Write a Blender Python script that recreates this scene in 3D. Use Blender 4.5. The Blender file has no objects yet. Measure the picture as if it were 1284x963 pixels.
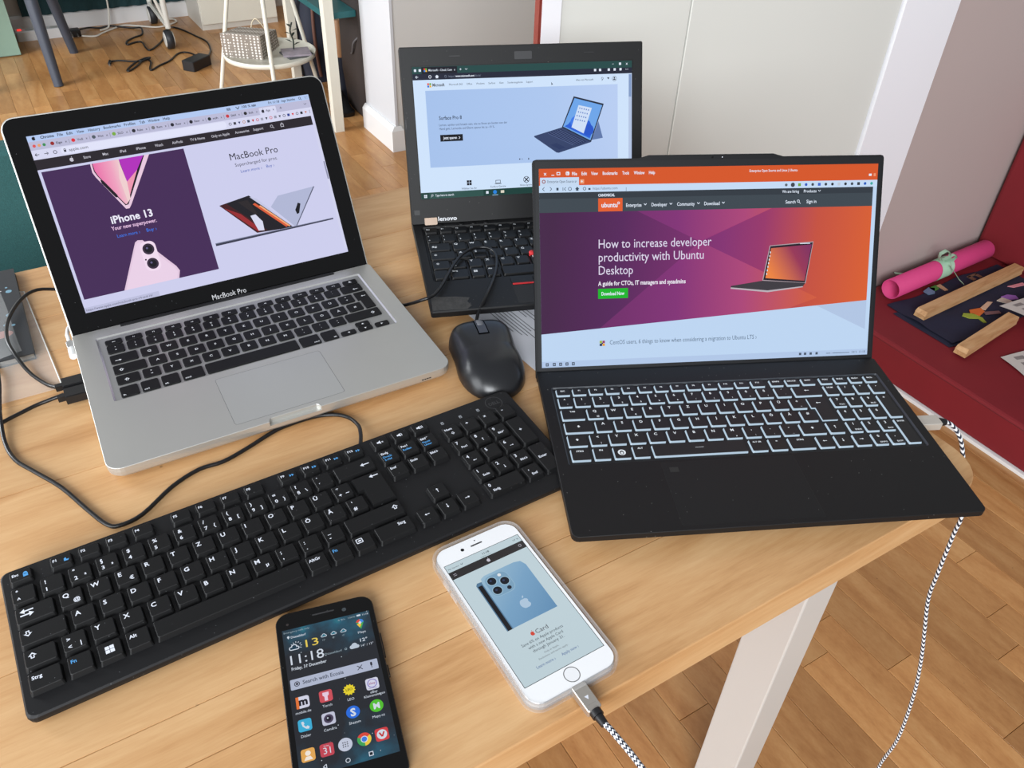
import bpy, math, random
from mathutils import Matrix, Vector
from mathutils.geometry import tessellate_polygon

random.seed(11)
scene = bpy.context.scene
COL = scene.collection
MM = 0.001
TABLE = 740.0                     # table height in mm; all measures below are millimetres
ROOM = math.radians(32.5)         # the room and the table are turned by this angle in the world
CA, SA = math.cos(ROOM), math.sin(ROOM)

# ------------------------------------------------------------------ camera
PITCH, ROLL = math.radians(38.8445), math.radians(2.4524)
fw = Vector((0, math.cos(PITCH), -math.sin(PITCH)))
rt0 = Vector((1, 0, 0)); up0 = rt0.cross(fw)
rt = math.cos(ROLL) * rt0 + math.sin(ROLL) * up0
up = -math.sin(ROLL) * rt0 + math.cos(ROLL) * up0
cam_data = bpy.data.cameras.new('camera')
cam = bpy.data.objects.new('camera', cam_data); COL.objects.link(cam)
cam.matrix_world = Matrix(((rt.x, up.x, -fw.x, 0), (rt.y, up.y, -fw.y, 0), (rt.z, up.z, -fw.z, (TABLE + 520.5) * MM), (0, 0, 0, 1)))
cam_data.sensor_fit = 'HORIZONTAL'; cam_data.sensor_width = 36.0
cam_data.lens = 1027.26 / 1284 * 36.0
cam_data.clip_start = 0.02
scene.camera = cam

# ------------------------------------------------------------------ view, world, window light
vs = scene.view_settings
vs.view_transform = 'Standard'; vs.look = 'None'; vs.gamma = 1.0; vs.use_curve_mapping = False
vs.exposure = 0.0
world = bpy.data.worlds.new('world'); scene.world = world; world.use_nodes = True
bg = world.node_tree.nodes['Background']
bg.inputs['Color'].default_value = (0.95, 0.97, 1.0, 1); bg.inputs['Strength'].default_value = 0.33

def RS(s, t, z):                  # room millimetres -> world metres
    return Vector((s * CA - t * SA, s * SA + t * CA, z)) * MM

def window_light(name, s, t, z, w, h, watts, aim):
    d = bpy.data.lights.new(name, 'AREA'); d.shape = 'RECTANGLE'; d.size = w; d.size_y = h
    d.energy = watts; d.color = (0.93, 0.965, 1.0)
    o = bpy.data.objects.new(name, d); COL.objects.link(o)
    o.location = RS(s, t, z)
    v = RS(*aim) - o.location
    o.rotation_euler = v.to_track_quat('-Z', 'Z').to_euler()
    return o
window_light('window_daylight', -1600, 500, 1300, 1.5, 1.0, 30, (300, 700, 740))
window_light('window_daylight', -2700, -3300, 2900, 3.0, 2.0, 375, (900, 1150, 850))
window_light('window_daylight', -2100, 3200, 1600, 1.8, 1.4, 120, (800, 3700, 200))

# ------------------------------------------------------------------ materials
def lin(c):
    def g(v):
        v /= 255.0
        return v / 12.92 if v <= 0.04045 else ((v + 0.055) / 1.055) ** 2.4
    return (g(c[0]), g(c[1]), g(c[2]), 1.0)
MATS = {}
def newmat(name):
    m = bpy.data.materials.new(name); m.use_nodes = True
    return m, m.node_tree, m.node_tree.nodes['Principled BSDF']
def plain(name, rgb, rough=0.5, metal=0.0, var=0.06, scale=40.0, bump=0.0, bscale=None, spec=0.5, coat=0.0):
    if name in MATS: return MATS[name]
    m, nt, p = newmat(name)
    tc = nt.nodes.new('ShaderNodeTexCoord'); nz = nt.nodes.new('ShaderNodeTexNoise')
    nz.inputs['Scale'].default_value = scale; nz.inputs['Detail'].default_value = 3
    nt.links.new(tc.outputs['Object'], nz.inputs['Vector'])
    mx = nt.nodes.new('ShaderNodeMix'); mx.data_type = 'RGBA'
    c = lin(rgb)
    mx.inputs['A'].default_value = tuple(v * (1 - var) for v in c[:3]) + (1,)
    mx.inputs['B'].default_value = tuple(min(1, v * (1 + var)) for v in c[:3]) + (1,)
    nt.links.new(nz.outputs['Fac'], mx.inputs['Factor'])
    nt.links.new(mx.outputs['Result'], p.inputs['Base Color'])
    p.inputs['Roughness'].default_value = rough; p.inputs['Metallic'].default_value = metal
    p.inputs['Specular IOR Level'].default_value = spec; p.inputs['Coat Weight'].default_value = coat
    if bump:
        nb = nt.nodes.new('ShaderNodeTexNoise'); nb.inputs['Scale'].default_value = bscale or scale * 6
        nb.inputs['Detail'].default_value = 4
        nt.links.new(tc.outputs['Object'], nb.inputs['Vector'])
        b = nt.nodes.new('ShaderNodeBump'); b.inputs['Strength'].default_value = bump; b.inputs['Distance'].default_value = 0.001
        nt.links.new(nb.outputs['Fac'], b.inputs['Height']); nt.links.new(b.outputs['Normal'], p.inputs['Normal'])
    MATS[name] = m
    return m
def dusty(name, rgb, rough, dust=(150, 150, 150), amount=0.72, scale=420.0):
    """plastic with pale specks of dust"""
    if name in MATS: return MATS[name]
    m, nt, p = newmat(name)
    tc = nt.nodes.new('ShaderNodeTexCoord')
    v = nt.nodes.new('ShaderNodeTexVoronoi'); v.inputs['Scale'].default_value = scale
    nt.links.new(tc.outputs['Object'], v.inputs['Vector'])
    n = nt.nodes.new('ShaderNodeTexNoise'); n.inputs['Scale'].default_value = 25; nt.links.new(tc.outputs['Object'], n.inputs['Vector'])
    a = nt.nodes.new('ShaderNodeMath'); a.operation = 'LESS_THAN'; a.inputs[1].default_value = 0.07
    nt.links.new(v.outputs['Distance'], a.inputs[0])
    b = nt.nodes.new('ShaderNodeMath'); b.operation = 'GREATER_THAN'; b.inputs[1].default_value = amount
    sep = nt.nodes.new('ShaderNodeSeparateColor'); nt.links.new(v.outputs['Color'], sep.inputs['Color'])
    ad = nt.nodes.new('ShaderNodeMath'); ad.operation = 'MULTIPLY_ADD'; ad.inputs[1].default_value = 0.5
    nt.links.new(n.outputs['Fac'], ad.inputs[0]); nt.links.new(sep.outputs['Red'], ad.inputs[2])
    nt.links.new(ad.outputs[0], b.inputs[0])
    c = nt.nodes.new('ShaderNodeMath'); c.operation = 'MULTIPLY'
    nt.links.new(a.outputs[0], c.inputs[0]); nt.links.new(b.outputs[0], c.inputs[1])
    mx = nt.nodes.new('ShaderNodeMix'); mx.data_type = 'RGBA'
    mx.inputs['A'].default_value = lin(rgb); mx.inputs['B'].default_value = lin(dust)
    nt.links.new(c.outputs[0], mx.inputs['Factor']); nt.links.new(mx.outputs['Result'], p.inputs['Base Color'])
    p.inputs['Roughness'].default_value = rough; p.inputs['Specular IOR Level'].default_value = 0.32
    MATS[name] = m
    return m
def light(rgb, k=1.0):
    """a lit patch of a display"""
    key = 'display_%d_%d_%d_%d' % (rgb[0], rgb[1], rgb[2], int(k * 100))
    if key in MATS: return MATS[key]
    m, nt, p = newmat(key)
    p.inputs['Base Color'].default_value = (0.006, 0.006, 0.007, 1)
    p.inputs['Roughness'].default_value = 0.12; p.inputs['Specular IOR Level'].default_value = 0.2
    p.inputs['Emission Color'].default_value = lin(rgb); p.inputs['Emission Strength'].default_value = k
    MATS[key] = m
    return m
def light_ramp(name, a, b, stops, k=1.0):
    """a display area whose picture runs through colours from local point a to local point b (metres)"""
    m, nt, p = newmat(name)
    p.inputs['Base Color'].default_value = (0.006, 0.006, 0.007, 1); p.inputs['Roughness'].default_value = 0.12
    p.inputs['Specular IOR Level'].default_value = 0.2
    tc = nt.nodes.new('ShaderNodeTexCoord')
    sub = nt.nodes.new('ShaderNodeVectorMath'); sub.operation = 'SUBTRACT'; sub.inputs[1].default_value = a
    nt.links.new(tc.outputs['Object'], sub.inputs[0])
    d = Vector(b) - Vector(a); dot = nt.nodes.new('ShaderNodeVectorMath'); dot.operation = 'DOT_PRODUCT'
    dot.inputs[1].default_value = d / d.length_squared
    nt.links.new(sub.outputs[0], dot.inputs[0])
    r = nt.nodes.new('ShaderNodeValToRGB')
    e = r.color_ramp.elements
    e[0].position = stops[0][0]; e[0].color = lin(stops[0][1]); e[1].position = stops[-1][0]; e[1].color = lin(stops[-1][1])
    for pos, c in stops[1:-1]:
        x = e.new(pos); x.color = lin(c)
    nt.links.new(dot.outputs['Value'], r.inputs['Fac']); nt.links.new(r.outputs['Color'], p.inputs['Emission Color'])
    p.inputs['Emission Strength'].default_value = k
    return m
def wood(name, dark, mid, lightc, rough=0.4, length=1.0, across=9.0, strength=1.0, var=0.12, coat=0.0):
    """grain runs along the room's s axis (length) unless swapped by the caller's axis"""
    if name in MATS: return MATS[name]
    m, nt, p = newmat(name)
    N, L = nt.nodes, nt.links
    geo = N.new('ShaderNodeNewGeometry'); info = N.new('ShaderNodeObjectInfo')
    mp = N.new('ShaderNodeMapping'); mp.inputs['Rotation'].default_value = (0, 0, -ROOM)
    L.new(geo.outputs['Position'], mp.inputs['Vector'])
    off = N.new('ShaderNodeCombineXYZ')
    mul = N.new('ShaderNodeMath'); mul.operation = 'MULTIPLY'; mul.inputs[1].default_value = 37.0
    L.new(info.outputs['Random'], mul.inputs[0])
    for i in range(3): L.new(mul.outputs[0], off.inputs[i])
    ad = N.new('ShaderNodeVectorMath'); ad.operation = 'ADD'
    L.new(mp.outputs['Vector'], ad.inputs[0]); L.new(off.outputs[0], ad.inputs[1])
    sc = N.new('ShaderNodeVectorMath'); sc.operation = 'MULTIPLY'; sc.inputs[1].default_value = (length, across, across)
    L.new(ad.outputs[0], sc.inputs[0])
    n1 = N.new('ShaderNodeTexNoise'); n1.inputs['Scale'].default_value = 2.2; n1.inputs['Detail'].default_value = 2; n1.inputs['Distortion'].default_value = 0.6
    L.new(sc.outputs[0], n1.inputs['Vector'])
    w = N.new('ShaderNodeMath'); w.operation = 'MULTIPLY'; w.inputs[1].default_value = 9.0 * strength
    L.new(n1.outputs['Fac'], w.inputs[0])
    fr = N.new('ShaderNodeMath'); fr.operation = 'PINGPONG'; fr.inputs[1].default_value = 1.0
    L.new(w.outputs[0], fr.inputs[0])
    sc2 = N.new('ShaderNodeVectorMath'); sc2.operation = 'MULTIPLY'; sc2.inputs[1].default_value = (length * 9, across * 16, across * 16)
    L.new(ad.outputs[0], sc2.inputs[0])
    n2 = N.new('ShaderNodeTexNoise'); n2.inputs['Scale'].default_value = 2.0; n2.inputs['Detail'].default_value = 3
    L.new(sc2.outputs[0], n2.inputs['Vector'])
    mix = N.new('ShaderNodeMath'); mix.operation = 'MULTIPLY_ADD'; mix.inputs[1].default_value = 0.45
    L.new(fr.outputs[0], mix.inputs[0])
    h = N.new('ShaderNodeMath'); h.operation = 'MULTIPLY'; h.inputs[1].default_value = 0.55
    sc3 = N.new('ShaderNodeVectorMath'); sc3.operation = 'MULTIPLY'; sc3.inputs[1].default_value = (length * 26, across * 60, across * 60)
    L.new(ad.outputs[0], sc3.inputs[0])
    n3 = N.new('ShaderNodeTexNoise'); n3.inputs['Scale'].default_value = 2.0; n3.inputs['Detail'].default_value = 4
    L.new(sc3.outputs[0], n3.inputs['Vector'])
    h2 = N.new('ShaderNodeMath'); h2.operation = 'ADD'; L.new(n2.outputs['Fac'], h2.inputs[0])
    h3 = N.new('ShaderNodeMath'); h3.operation = 'MULTIPLY_ADD'; h3.inputs[1].default_value = 0.7; h3.inputs[2].default_value = -0.35
    L.new(n3.outputs['Fac'], h3.inputs[0]); L.new(h3.outputs[0], h2.inputs[1])
    L.new(h2.outputs[0], h.inputs[0]); L.new(h.outputs[0], mix.inputs[2])
    vo = N.new('ShaderNodeTexVoronoi'); vo.inputs['Scale'].default_value = 16.0; L.new(ad.outputs[0], vo.inputs['Vector'])
    vl = N.new('ShaderNodeMapRange'); vl.inputs['From Min'].default_value = 0.012; vl.inputs['From Max'].default_value = 0.03; vl.inputs['To Min'].default_value = 0.55; vl.inputs['To Max'].default_value = 1.0
    L.new(vo.outputs['Distance'], vl.inputs['Value'])
    r = N.new('ShaderNodeValToRGB'); e = r.color_ramp.elements
    e[0].position = 0.12; e[0].color = lin(dark); e[1].position = 0.85; e[1].color = lin(lightc)
    x = e.new(0.45); x.color = lin(mid)
    L.new(mix.outputs[0], r.inputs['Fac'])
    hs = N.new('ShaderNodeHueSaturation')
    mr = N.new('ShaderNodeMapRange'); mr.inputs['To Min'].default_value = 1 - var; mr.inputs['To Max'].default_value = 1 + var
    L.new(info.outputs['Random'], mr.inputs['Value']); L.new(mr.outputs['Result'], hs.inputs['Value'])
    L.new(r.outputs['Color'], hs.inputs['Color'])
    spk_ = N.new('ShaderNodeMix'); spk_.data_type = 'RGBA'; spk_.blend_type = 'MULTIPLY'; spk_.inputs['Factor'].default_value = 1.0
    L.new(hs.outputs['Color'], spk_.inputs['A']); L.new(vl.outputs['Result'], spk_.inputs['B'])
    L.new(spk_.outputs['Result'], p.inputs['Base Color'])
    p.inputs['Roughness'].default_value = rough; p.inputs['Coat Weight'].default_value = coat
    b = N.new('ShaderNodeBump'); b.inputs['Strength'].default_value = 0.06; b.inputs['Distance'].default_value = 0.001
    L.new(n2.outputs['Fac'], b.inputs['Height']); L.new(b.outputs['Normal'], p.inputs['Normal'])
    MATS[name] = m
    return m
def clear(name, rough=0.04, tint=(250, 252, 252), alpha=None):
    if name in MATS: return MATS[name]
    m, nt, p = newmat(name)
    p.inputs['Base Color'].default_value = lin(tint); p.inputs['Roughness'].default_value = rough
    if alpha is None:
        p.inputs['Transmission Weight'].default_value = 1.0; p.inputs['IOR'].default_value = 1.45
    else:
        p.inputs['Alpha'].default_value = alpha
    MATS[name] = m
    return m
def braid(name, turns=6.0, pitch=250.0):
    """black and white zigzag textile braid, by the tube's own UV (around, along)"""
    if name in MATS: return MATS[name]
    m, nt, p = newmat(name); N, L = nt.nodes, nt.links
    uv = N.new('ShaderNodeUVMap'); uv.uv_map = 'UVMap'
    sp = N.new('ShaderNodeSeparateXYZ'); L.new(uv.outputs['UV'], sp.inputs[0])
    a = N.new('ShaderNodeMath'); a.operation = 'MULTIPLY'; a.inputs[1].default_value = turns; L.new(sp.outputs['X'], a.inputs[0])
    pp = N.new('ShaderNodeMath'); pp.operation = 'PINGPONG'; pp.inputs[1].default_value = 0.5; L.new(a.outputs[0], pp.inputs[0])
    b = N.new('ShaderNodeMath'); b.operation = 'MULTIPLY'; b.inputs[1].default_value = pitch; L.new(sp.outputs['Y'], b.inputs[0])
    c = N.new('ShaderNodeMath'); c.operation = 'ADD'; L.new(pp.outputs[0], c.inputs[0]); L.new(b.outputs[0], c.inputs[1])
    f = N.new('ShaderNodeMath'); f.operation = 'FRACT'; L.new(c.outputs[0], f.inputs[0])
    g = N.new('ShaderNodeMath'); g.operation = 'GREATER_THAN'; g.inputs[1].default_value = 0.5; L.new(f.outputs[0], g.inputs[0])
    mx = N.new('ShaderNodeMix'); mx.data_type = 'RGBA'
    mx.inputs['A'].default_value = lin((225, 228, 232)); mx.inputs['B'].default_value = lin((28, 32, 48))
    L.new(g.outputs[0], mx.inputs['Factor']); L.new(mx.outputs['Result'], p.inputs['Base Color'])
    p.inputs['Roughness'].default_value = 0.7
    MATS[name] = m
    return m

# ------------------------------------------------------------------ mesh builder
TXT = {}
def text_data(s, bold):
    k = (s, bold)
    if k not in TXT:
        c = bpy.data.curves.new('text', 'FONT'); c.body = s; c.resolution_u = 2; c.offset = 0.012 * bold
        o = bpy.data.objects.new('text', c); me = o.to_mesh()
        vv = [(v.co.x, v.co.y) for v in me.vertices]; ff = [tuple(p.vertices) for p in me.polygons]
        o.to_mesh_clear(); bpy.data.objects.remove(o); bpy.data.curves.remove(c)
        x0 = min((p[0] for p in vv), default=0); x1 = max((p[0] for p in vv), default=1)
        TXT[k] = (vv, ff, x0, x1)
    return TXT[k]
def rrect(x0, x1, y0, y1, r, n=4):
    if not isinstance(r, (tuple, list)): r = (r,) * 4          # order: x1y1, x0y1, x0y0, x1y0
    P = []
    for (cx, cy, a0, rr) in ((x1 - r[0], y1 - r[0], 0, r[0]), (x0 + r[1], y1 - r[1], 90, r[1]), (x0 + r[2], y0 + r[2], 180, r[2]), (x1 - r[3], y0 + r[3], 270, r[3])):
        for i in range(n + 1):
            a = math.radians(a0 + 90 * i / n); P.append((cx + rr * math.cos(a), cy + rr * math.sin(a)))
    return P
def circle(cx, cy, r, n=20, ry=None):
    ry = ry or r
    return [(cx + r * math.cos(2 * math.pi * i / n), cy + ry * math.sin(2 * math.pi * i / n)) for i in range(n)]
def smoothpath(pts, k=6):
    """Catmull-Rom through the points"""
    P = [Vector(p) for p in pts]; out = []
    for i in range(len(P) - 1):
        a = P[max(i - 1, 0)]; b = P[i]; c = P[i + 1]; d = P[min(i + 2, len(P) - 1)]
        for j in range(k):
            t = j / k
            out.append(0.5 * ((2 * b) + (c - a) * t + (2 * a - 5 * b + 4 * c - d) * t * t + (3 * b - a - 3 * c + d) * t ** 3))
    out.append(P[-1])
    return out
class MB:
    def __init__(s, M=None):
        s.v = []; s.f = []; s.m = []; s.sm = []; s.uv = {}; s.mats = []; s.M = M
    def mi(s, mat):
        if mat not in s.mats: s.mats.append(mat)
        return s.mats.index(mat)
    def add(s, pts):
        b = len(s.v)
        for p in pts:
            p = Vector(p)
            if s.M is not None: p = s.M @ p
            s.v.append(p)
        return b
    def faces(s, pts, fs, mat, smooth=False, uvs=None):
        b = s.add(pts); i = s.mi(mat)
        for q, f in enumerate(fs):
            if uvs: s.uv[len(s.f)] = uvs[q]
            s.f.append(tuple(b + k for k in f)); s.m.append(i); s.sm.append(smooth)
    def flat(s, poly, z, mat):
        s.faces([(p[0], p[1], z) for p in poly], [tuple(range(len(poly)))], mat)
    def box(s, x0, x1, y0, y1, z0, z1, mat):
        s.faces([(x0, y0, z0), (x1, y0, z0), (x1, y1, z0), (x0, y1, z0), (x0, y0, z1), (x1, y0, z1), (x1, y1, z1), (x0, y1, z1)],
                [(3, 2, 1, 0), (4, 5, 6, 7), (0, 1, 5, 4), (1, 2, 6, 5), (2, 3, 7, 6), (3, 0, 4, 7)], mat)
    def loft(s, rings, mat, top=True, bottom=True, topmat=None, smooth=False):
        """rings: lists of 3D points of equal count, bottom to top, counter-clockwise from above"""
        n = len(rings[0]); pts = [p for r in rings for p in r]; fs = []
        for k in range(len(rings) - 1):
            for i in range(n):
                j = (i + 1) % n; fs.append((k * n + i, k * n + j, (k + 1) * n + j, (k + 1) * n + i))
        s.faces(pts, fs, mat, smooth)
        if bottom: s.faces(rings[0], [tuple(reversed(range(n)))], mat)
        if top: s.faces(rings[-1], [tuple(range(n))], topmat or mat)
    def rprism(s, x0, x1, y0, y1, z0, z1, r, mat, topmat=None, ch=0.0, n=3):
        R = [[(a, b, z0) for a, b in rrect(x0, x1, y0, y1, r, n)], [(a, b, z1 - ch) for a, b in rrect(x0, x1, y0, y1, r, n)]]
        if ch:
            R.append([(a, b, z1) for a, b in rrect(x0 + ch, x1 - ch, y0 + ch, y1 - ch, max(r - ch, .05) if not isinstance(r, (tuple, list)) else tuple(max(q - ch, .05) for q in r), n)])
        s.loft(R, mat, topmat=topmat)
    def prism(s, poly, z0, z1, mat, topmat=None):
        s.loft([[(a, b, z0) for a, b in poly], [(a, b, z1) for a, b in poly]], mat, topmat=topmat)
    def holed(s, outer, holes, z, mat):
        loops = [[Vector((p[0], p[1], 0)) for p in L] for L in [outer] + holes]
        pts = [(p.x, p.y, z) for L in loops for p in L]
        fs = []
        for t in tessellate_polygon(loops):
            a, b, c = (Vector(pts[k]) for k in t)
            fs.append(t if (b - a).cross(c - a).z > 0 else (t[0], t[2], t[1]))
        s.faces(pts, fs, mat)
    def wall(s, poly, z0, z1, mat, inward=True):
        n = len(poly); pts = [(a, b, z0) for a, b in poly] + [(a, b, z1) for a, b in poly]
        s.faces(pts, [((i, i + n, (i + 1) % n + n, (i + 1) % n) if inward else (i, (i + 1) % n, (i + 1) % n + n, i + n)) for i in range(n)], mat)
    def tube(s, pts, r, mat, n=8, k=0, caps=True, r_end=None):
        P = smoothpath(pts, k) if k else [Vector(p) for p in pts]
        rings = []; up_ = None; uvl = [0.0]
        for i, p in enumerate(P):
            d = (P[min(i + 1, len(P) - 1)] - P[max(i - 1, 0)]).normalized()
            if up_ is None:
                up_ = Vector((0, 0, 1)) if abs(d.z) < 0.9 else Vector((1, 0, 0))
            a = d.cross(up_).normalized(); b = a.cross(d).normalized(); up_ = b
            rr = r if r_end is None else r + (r_end - r) * i / (len(P) - 1)
            rings.append([p + rr * (math.cos(2 * math.pi * q / n) * a + math.sin(2 * math.pi * q / n) * b) for q in range(n)])
            if i: uvl.append(uvl[-1] + (P[i] - P[i - 1]).length * MM)
        fs = []; uv = []
        for i in range(len(P) - 1):
            for q in range(n):
                w = (q + 1) % n
                fs.append((i * n + q, (i + 1) * n + q, (i + 1) * n + w, i * n + w))
                uv.append([(q / n, uvl[i]), (q / n, uvl[i + 1]), ((q + 1) / n, uvl[i + 1]), ((q + 1) / n, uvl[i])])
        s.faces([p for R in rings for p in R], fs, mat, True, uv)
        if caps:
            s.faces(rings[0], [tuple(range(n))], mat); s.faces(rings[-1], [tuple(reversed(range(n)))], mat)
    def lathe(s, prof, mat, n=24, cx=0, cy=0, smooth=True):
        R = [[(cx + r * math.cos(2 * math.pi * i / n), cy + r * math.sin(2 * math.pi * i / n), z) for i in range(n)] for r, z in prof]
        s.loft(R, mat, smooth=smooth)
    def text(s, st, x, y, size, z, mat, width=None, align='l', bold=0, rot=0.0, flip=False):
        vv, ff, x0, x1 = text_data(st, bold)
        if not vv: return
        kx = (width / (x1 - x0)) if width else size
        w = (x1 - x0) * kx
        ox = {'l': 0, 'c': -w / 2, 'r': -w}[align]
        c, q = math.cos(rot), math.sin(rot)
        pts = []
        for px, py in vv:
            a = (px - x0) * kx + ox; b = py * size
            pts.append((x + a * c - b * q, y + a * q + b * c, z))
        s.faces(pts, ff, mat)
    def build(s, name, parent=None, kind=None):
        me = bpy.data.meshes.new(name)
        me.from_pydata([tuple(p * MM) for p in s.v], [], s.f)
        for m in s.mats: me.materials.append(m)
        me.polygons.foreach_set('material_index', s.m)
        me.polygons.foreach_set('use_smooth', s.sm)
        if s.uv:
            L = me.uv_layers.new(name='UVMap')
            for fi, uvs in s.uv.items():
                for li, c in zip(me.polygons[fi].loop_indices, uvs): L.data[li].uv = c
        me.update()
        o = bpy.data.objects.new(name, me); COL.objects.link(o)
        if parent is not None: o.parent = parent
        if kind: o['kind'] = kind
        return o
def tag(o, label=None, cat=None, group=None, kind=None):
    if label: o['label'] = label
    if cat: o['category'] = cat
    if group: o['group'] = group
    if kind: o['kind'] = kind
    return o
def thing(name, loc, rotz, label, cat, group=None):
    """an Empty at the base of a thing; loc in world millimetres with z above the floor"""
    o = bpy.data.objects.new(name, None); COL.objects.link(o)
    o.empty_display_size = 0.02
    o.location = Vector(loc) * MM; o.rotation_euler = (0, 0, rotz)
    return tag(o, label, cat, group)
def room_thing(name, s, t, z, label, cat, group=None):
    return thing(name, RS(s, t, z) / MM, ROOM, label, cat, group)
def room_place(o, s=0, t=0, z=0):
    o.location = RS(s, t, z); o.rotation_euler = (0, 0, ROOM); return o

# ------------------------------------------------------------------ palette
table_wood = wood('beech_table_wood', (176, 129, 82), (195, 150, 102), (208, 168, 121), rough=0.38, length=1.3, across=7, strength=0.6, var=0.04)
floor_wood = wood('beech_floor_wood', (160, 109, 62), (177, 127, 77), (192, 146, 95), rough=0.3, length=6, across=1.0, strength=0.5, var=0.17)
slat_wood = wood('pale_slat_wood', (176, 130, 86), (196, 152, 106), (208, 168, 124), rough=0.55, length=2, across=12, var=0.05)
white_paint = plain('white_paint', (226, 226, 226), 0.42, var=0.02, scale=6)
cream_paint = plain('cream_paint', (222, 219, 205), 0.4, var=0.03, scale=8)
black_plastic = dusty('black_keyboard_plastic', (19, 19, 21), 0.5, (110, 112, 116), 0.98, 300)
keycap_black = dusty('black_keycap', (16, 16, 17), 0.45, (120, 122, 126), 1.02, 300)
legend_white = plain('white_legend', (214, 218, 228), 0.5, var=0.0)
legend_blue = plain('blue_legend', (76, 150, 210), 0.5, var=0.0)
aluminium = plain('silver_aluminium', (200, 199, 194), 0.4, 0.7, var=0.02, scale=30, bump=0.03, bscale=1500)
rubber_black = plain('black_rubber', (18, 18, 20), 0.45, var=0.05)
gloss_black = plain('gloss_black', (10, 10, 11), 0.12, var=0.05)
satin_black = dusty('satin_black', (17, 16, 17), 0.5, (150, 148, 145), 1.06, 260)
metal_grey = plain('grey_metal', (150, 146, 140), 0.35, 0.8, var=0.03)

# ------------------------------------------------------------------ FLOOR
floor = MB(); sub = plain('floor_gap_dark', (92, 62, 38), 0.8, var=0.1)
floor.box(-2600, 3200, -900, 5600, -40, -6, sub)
floor = room_place(floor.build('floor')); tag(floor, 'beech strip parquet floor', kind='structure')
PW = 63.0
plank_mesh = {}
def plank_data(L):
    if L not in plank_mesh:
        b = MB()
        g = 0.7
        b.loft([[(x, y, -6) for x, y in rrect(g / 2, PW - g / 2, g / 2, L - g / 2, 0.05, 1)],
                [(x, y, -0.7) for x, y in rrect(g / 2, PW - g / 2, g / 2, L - g / 2, 0.05, 1)],
                [(x, y, 0) for x, y in rrect(g / 2 + .6, PW - g / 2 - .6, g / 2 + .6, L - g / 2 - .6, 0.05, 1)]], floor_wood, bottom=False)
        o = b.build('plank'); plank_mesh[L] = o.data; bpy.data.objects.remove(o)
    return plank_mesh[L]
def in_view(s, t):
    p = RS(s, t, 0) - cam.location
    z = p.dot(fw)
    if z < 0.05: return None
    return (642 + 1027.26 * p.dot(rt) / z, 481.5 - 1027.26 * p.dot(up) / z, z)
planks = []
rows = int(5200 / PW)
for i in range(-41, 50):
    t = -500 - random.random() * 400
    while t < 4800:
        L = random.choice((330, 390, 450, 520, 600))
        hit = None
        for a in (0.0, 0.5, 1.0):
            q = in_view(i * PW + PW / 2, t + L * a)
            if q and -40 < q[0] < 1324 and -60 < q[1] < 1010: hit = q if hit is None or q[2] < hit[2] else hit
        s0 = i * PW
        behind = t > 1105 and s0 > 745                     # behind the white partition on the right
        if behind and s0 + PW * 0.5 > 760 and not (t > 1900 and s0 < 1200): hit = None
        planks.append((hit[2] if hit else 99.0, s0, t, L))
        t += L
planks.sort()
rest = MB()
for n, (d, s0, t, L) in enumerate(planks):
    if n < 300 and d < 90:
        o = bpy.data.objects.new('plank', plank_data(L)); COL.objects.link(o); o.parent = floor
        o.location = (s0 * MM, t * MM, 0)
    else:
        rest.box(s0 + .4, s0 + PW - .4, t + .4, t + L - .4, -6, 0, floor_wood)
if rest.f: rest.build('planks', floor, 'stuff')

# ------------------------------------------------------------------ WALLS
FAR = 4820
b = MB(); b.box(-2600, 3200, FAR, FAR + 120, 0, 2500, plain('far_wall_white', (206, 204, 198), 0.8, var=0.03, scale=3))
wall_back = room_place(b.build('wall_back')); tag(wall_back, kind='structure')
b = MB()
prof = [(FAR - 16, 0), (FAR - 16, 68), (FAR - 8, 80), (FAR, 80), (FAR, 0)]
b.faces([(-2600, y, z) for y, z in prof] + [(3200, y, z) for y, z in prof], [(0, 5, 6, 1), (1, 6, 7, 2), (2, 7, 8, 3)], white_paint)
tag(room_place(b.build('baseboard_back')), kind='structure')
# grey wall stub in the middle with a white end face
b = MB(); gw = plain('grey_wall_paint', (206, 204, 200), 0.75, var=0.02, scale=4)
b.box(1188, 3200, 2726, 2726 + 260, 0, 2500, gw)
tag(room_place(b.build('wall_centre')), kind='structure')
b = MB()
b.box(1178, 1188, 2718, 2990, 0, 2500, plain('end_trim_white', (204, 206, 210), 0.45, var=0.02, scale=6))
tag(room_place(b.build('trim_1')), kind='structure')
b = MB()
b.loft([[(1160, 2712, 0), (1206, 2712, 0), (1206, 2990, 0), (1160, 2990, 0)], [(1160, 2712, 78), (1206, 2712, 78), (1206, 2990, 78), (1160, 2990, 78)],
        [(1172, 2718, 94), (1200, 2718, 94), (1200, 2990, 94), (1172, 2990, 94)]], white_paint)
b.box(1206, 1700, 2712, 2726, 0, 80, white_paint)
tag(room_place(b.build('baseboard_centre')), kind='structure')
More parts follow.
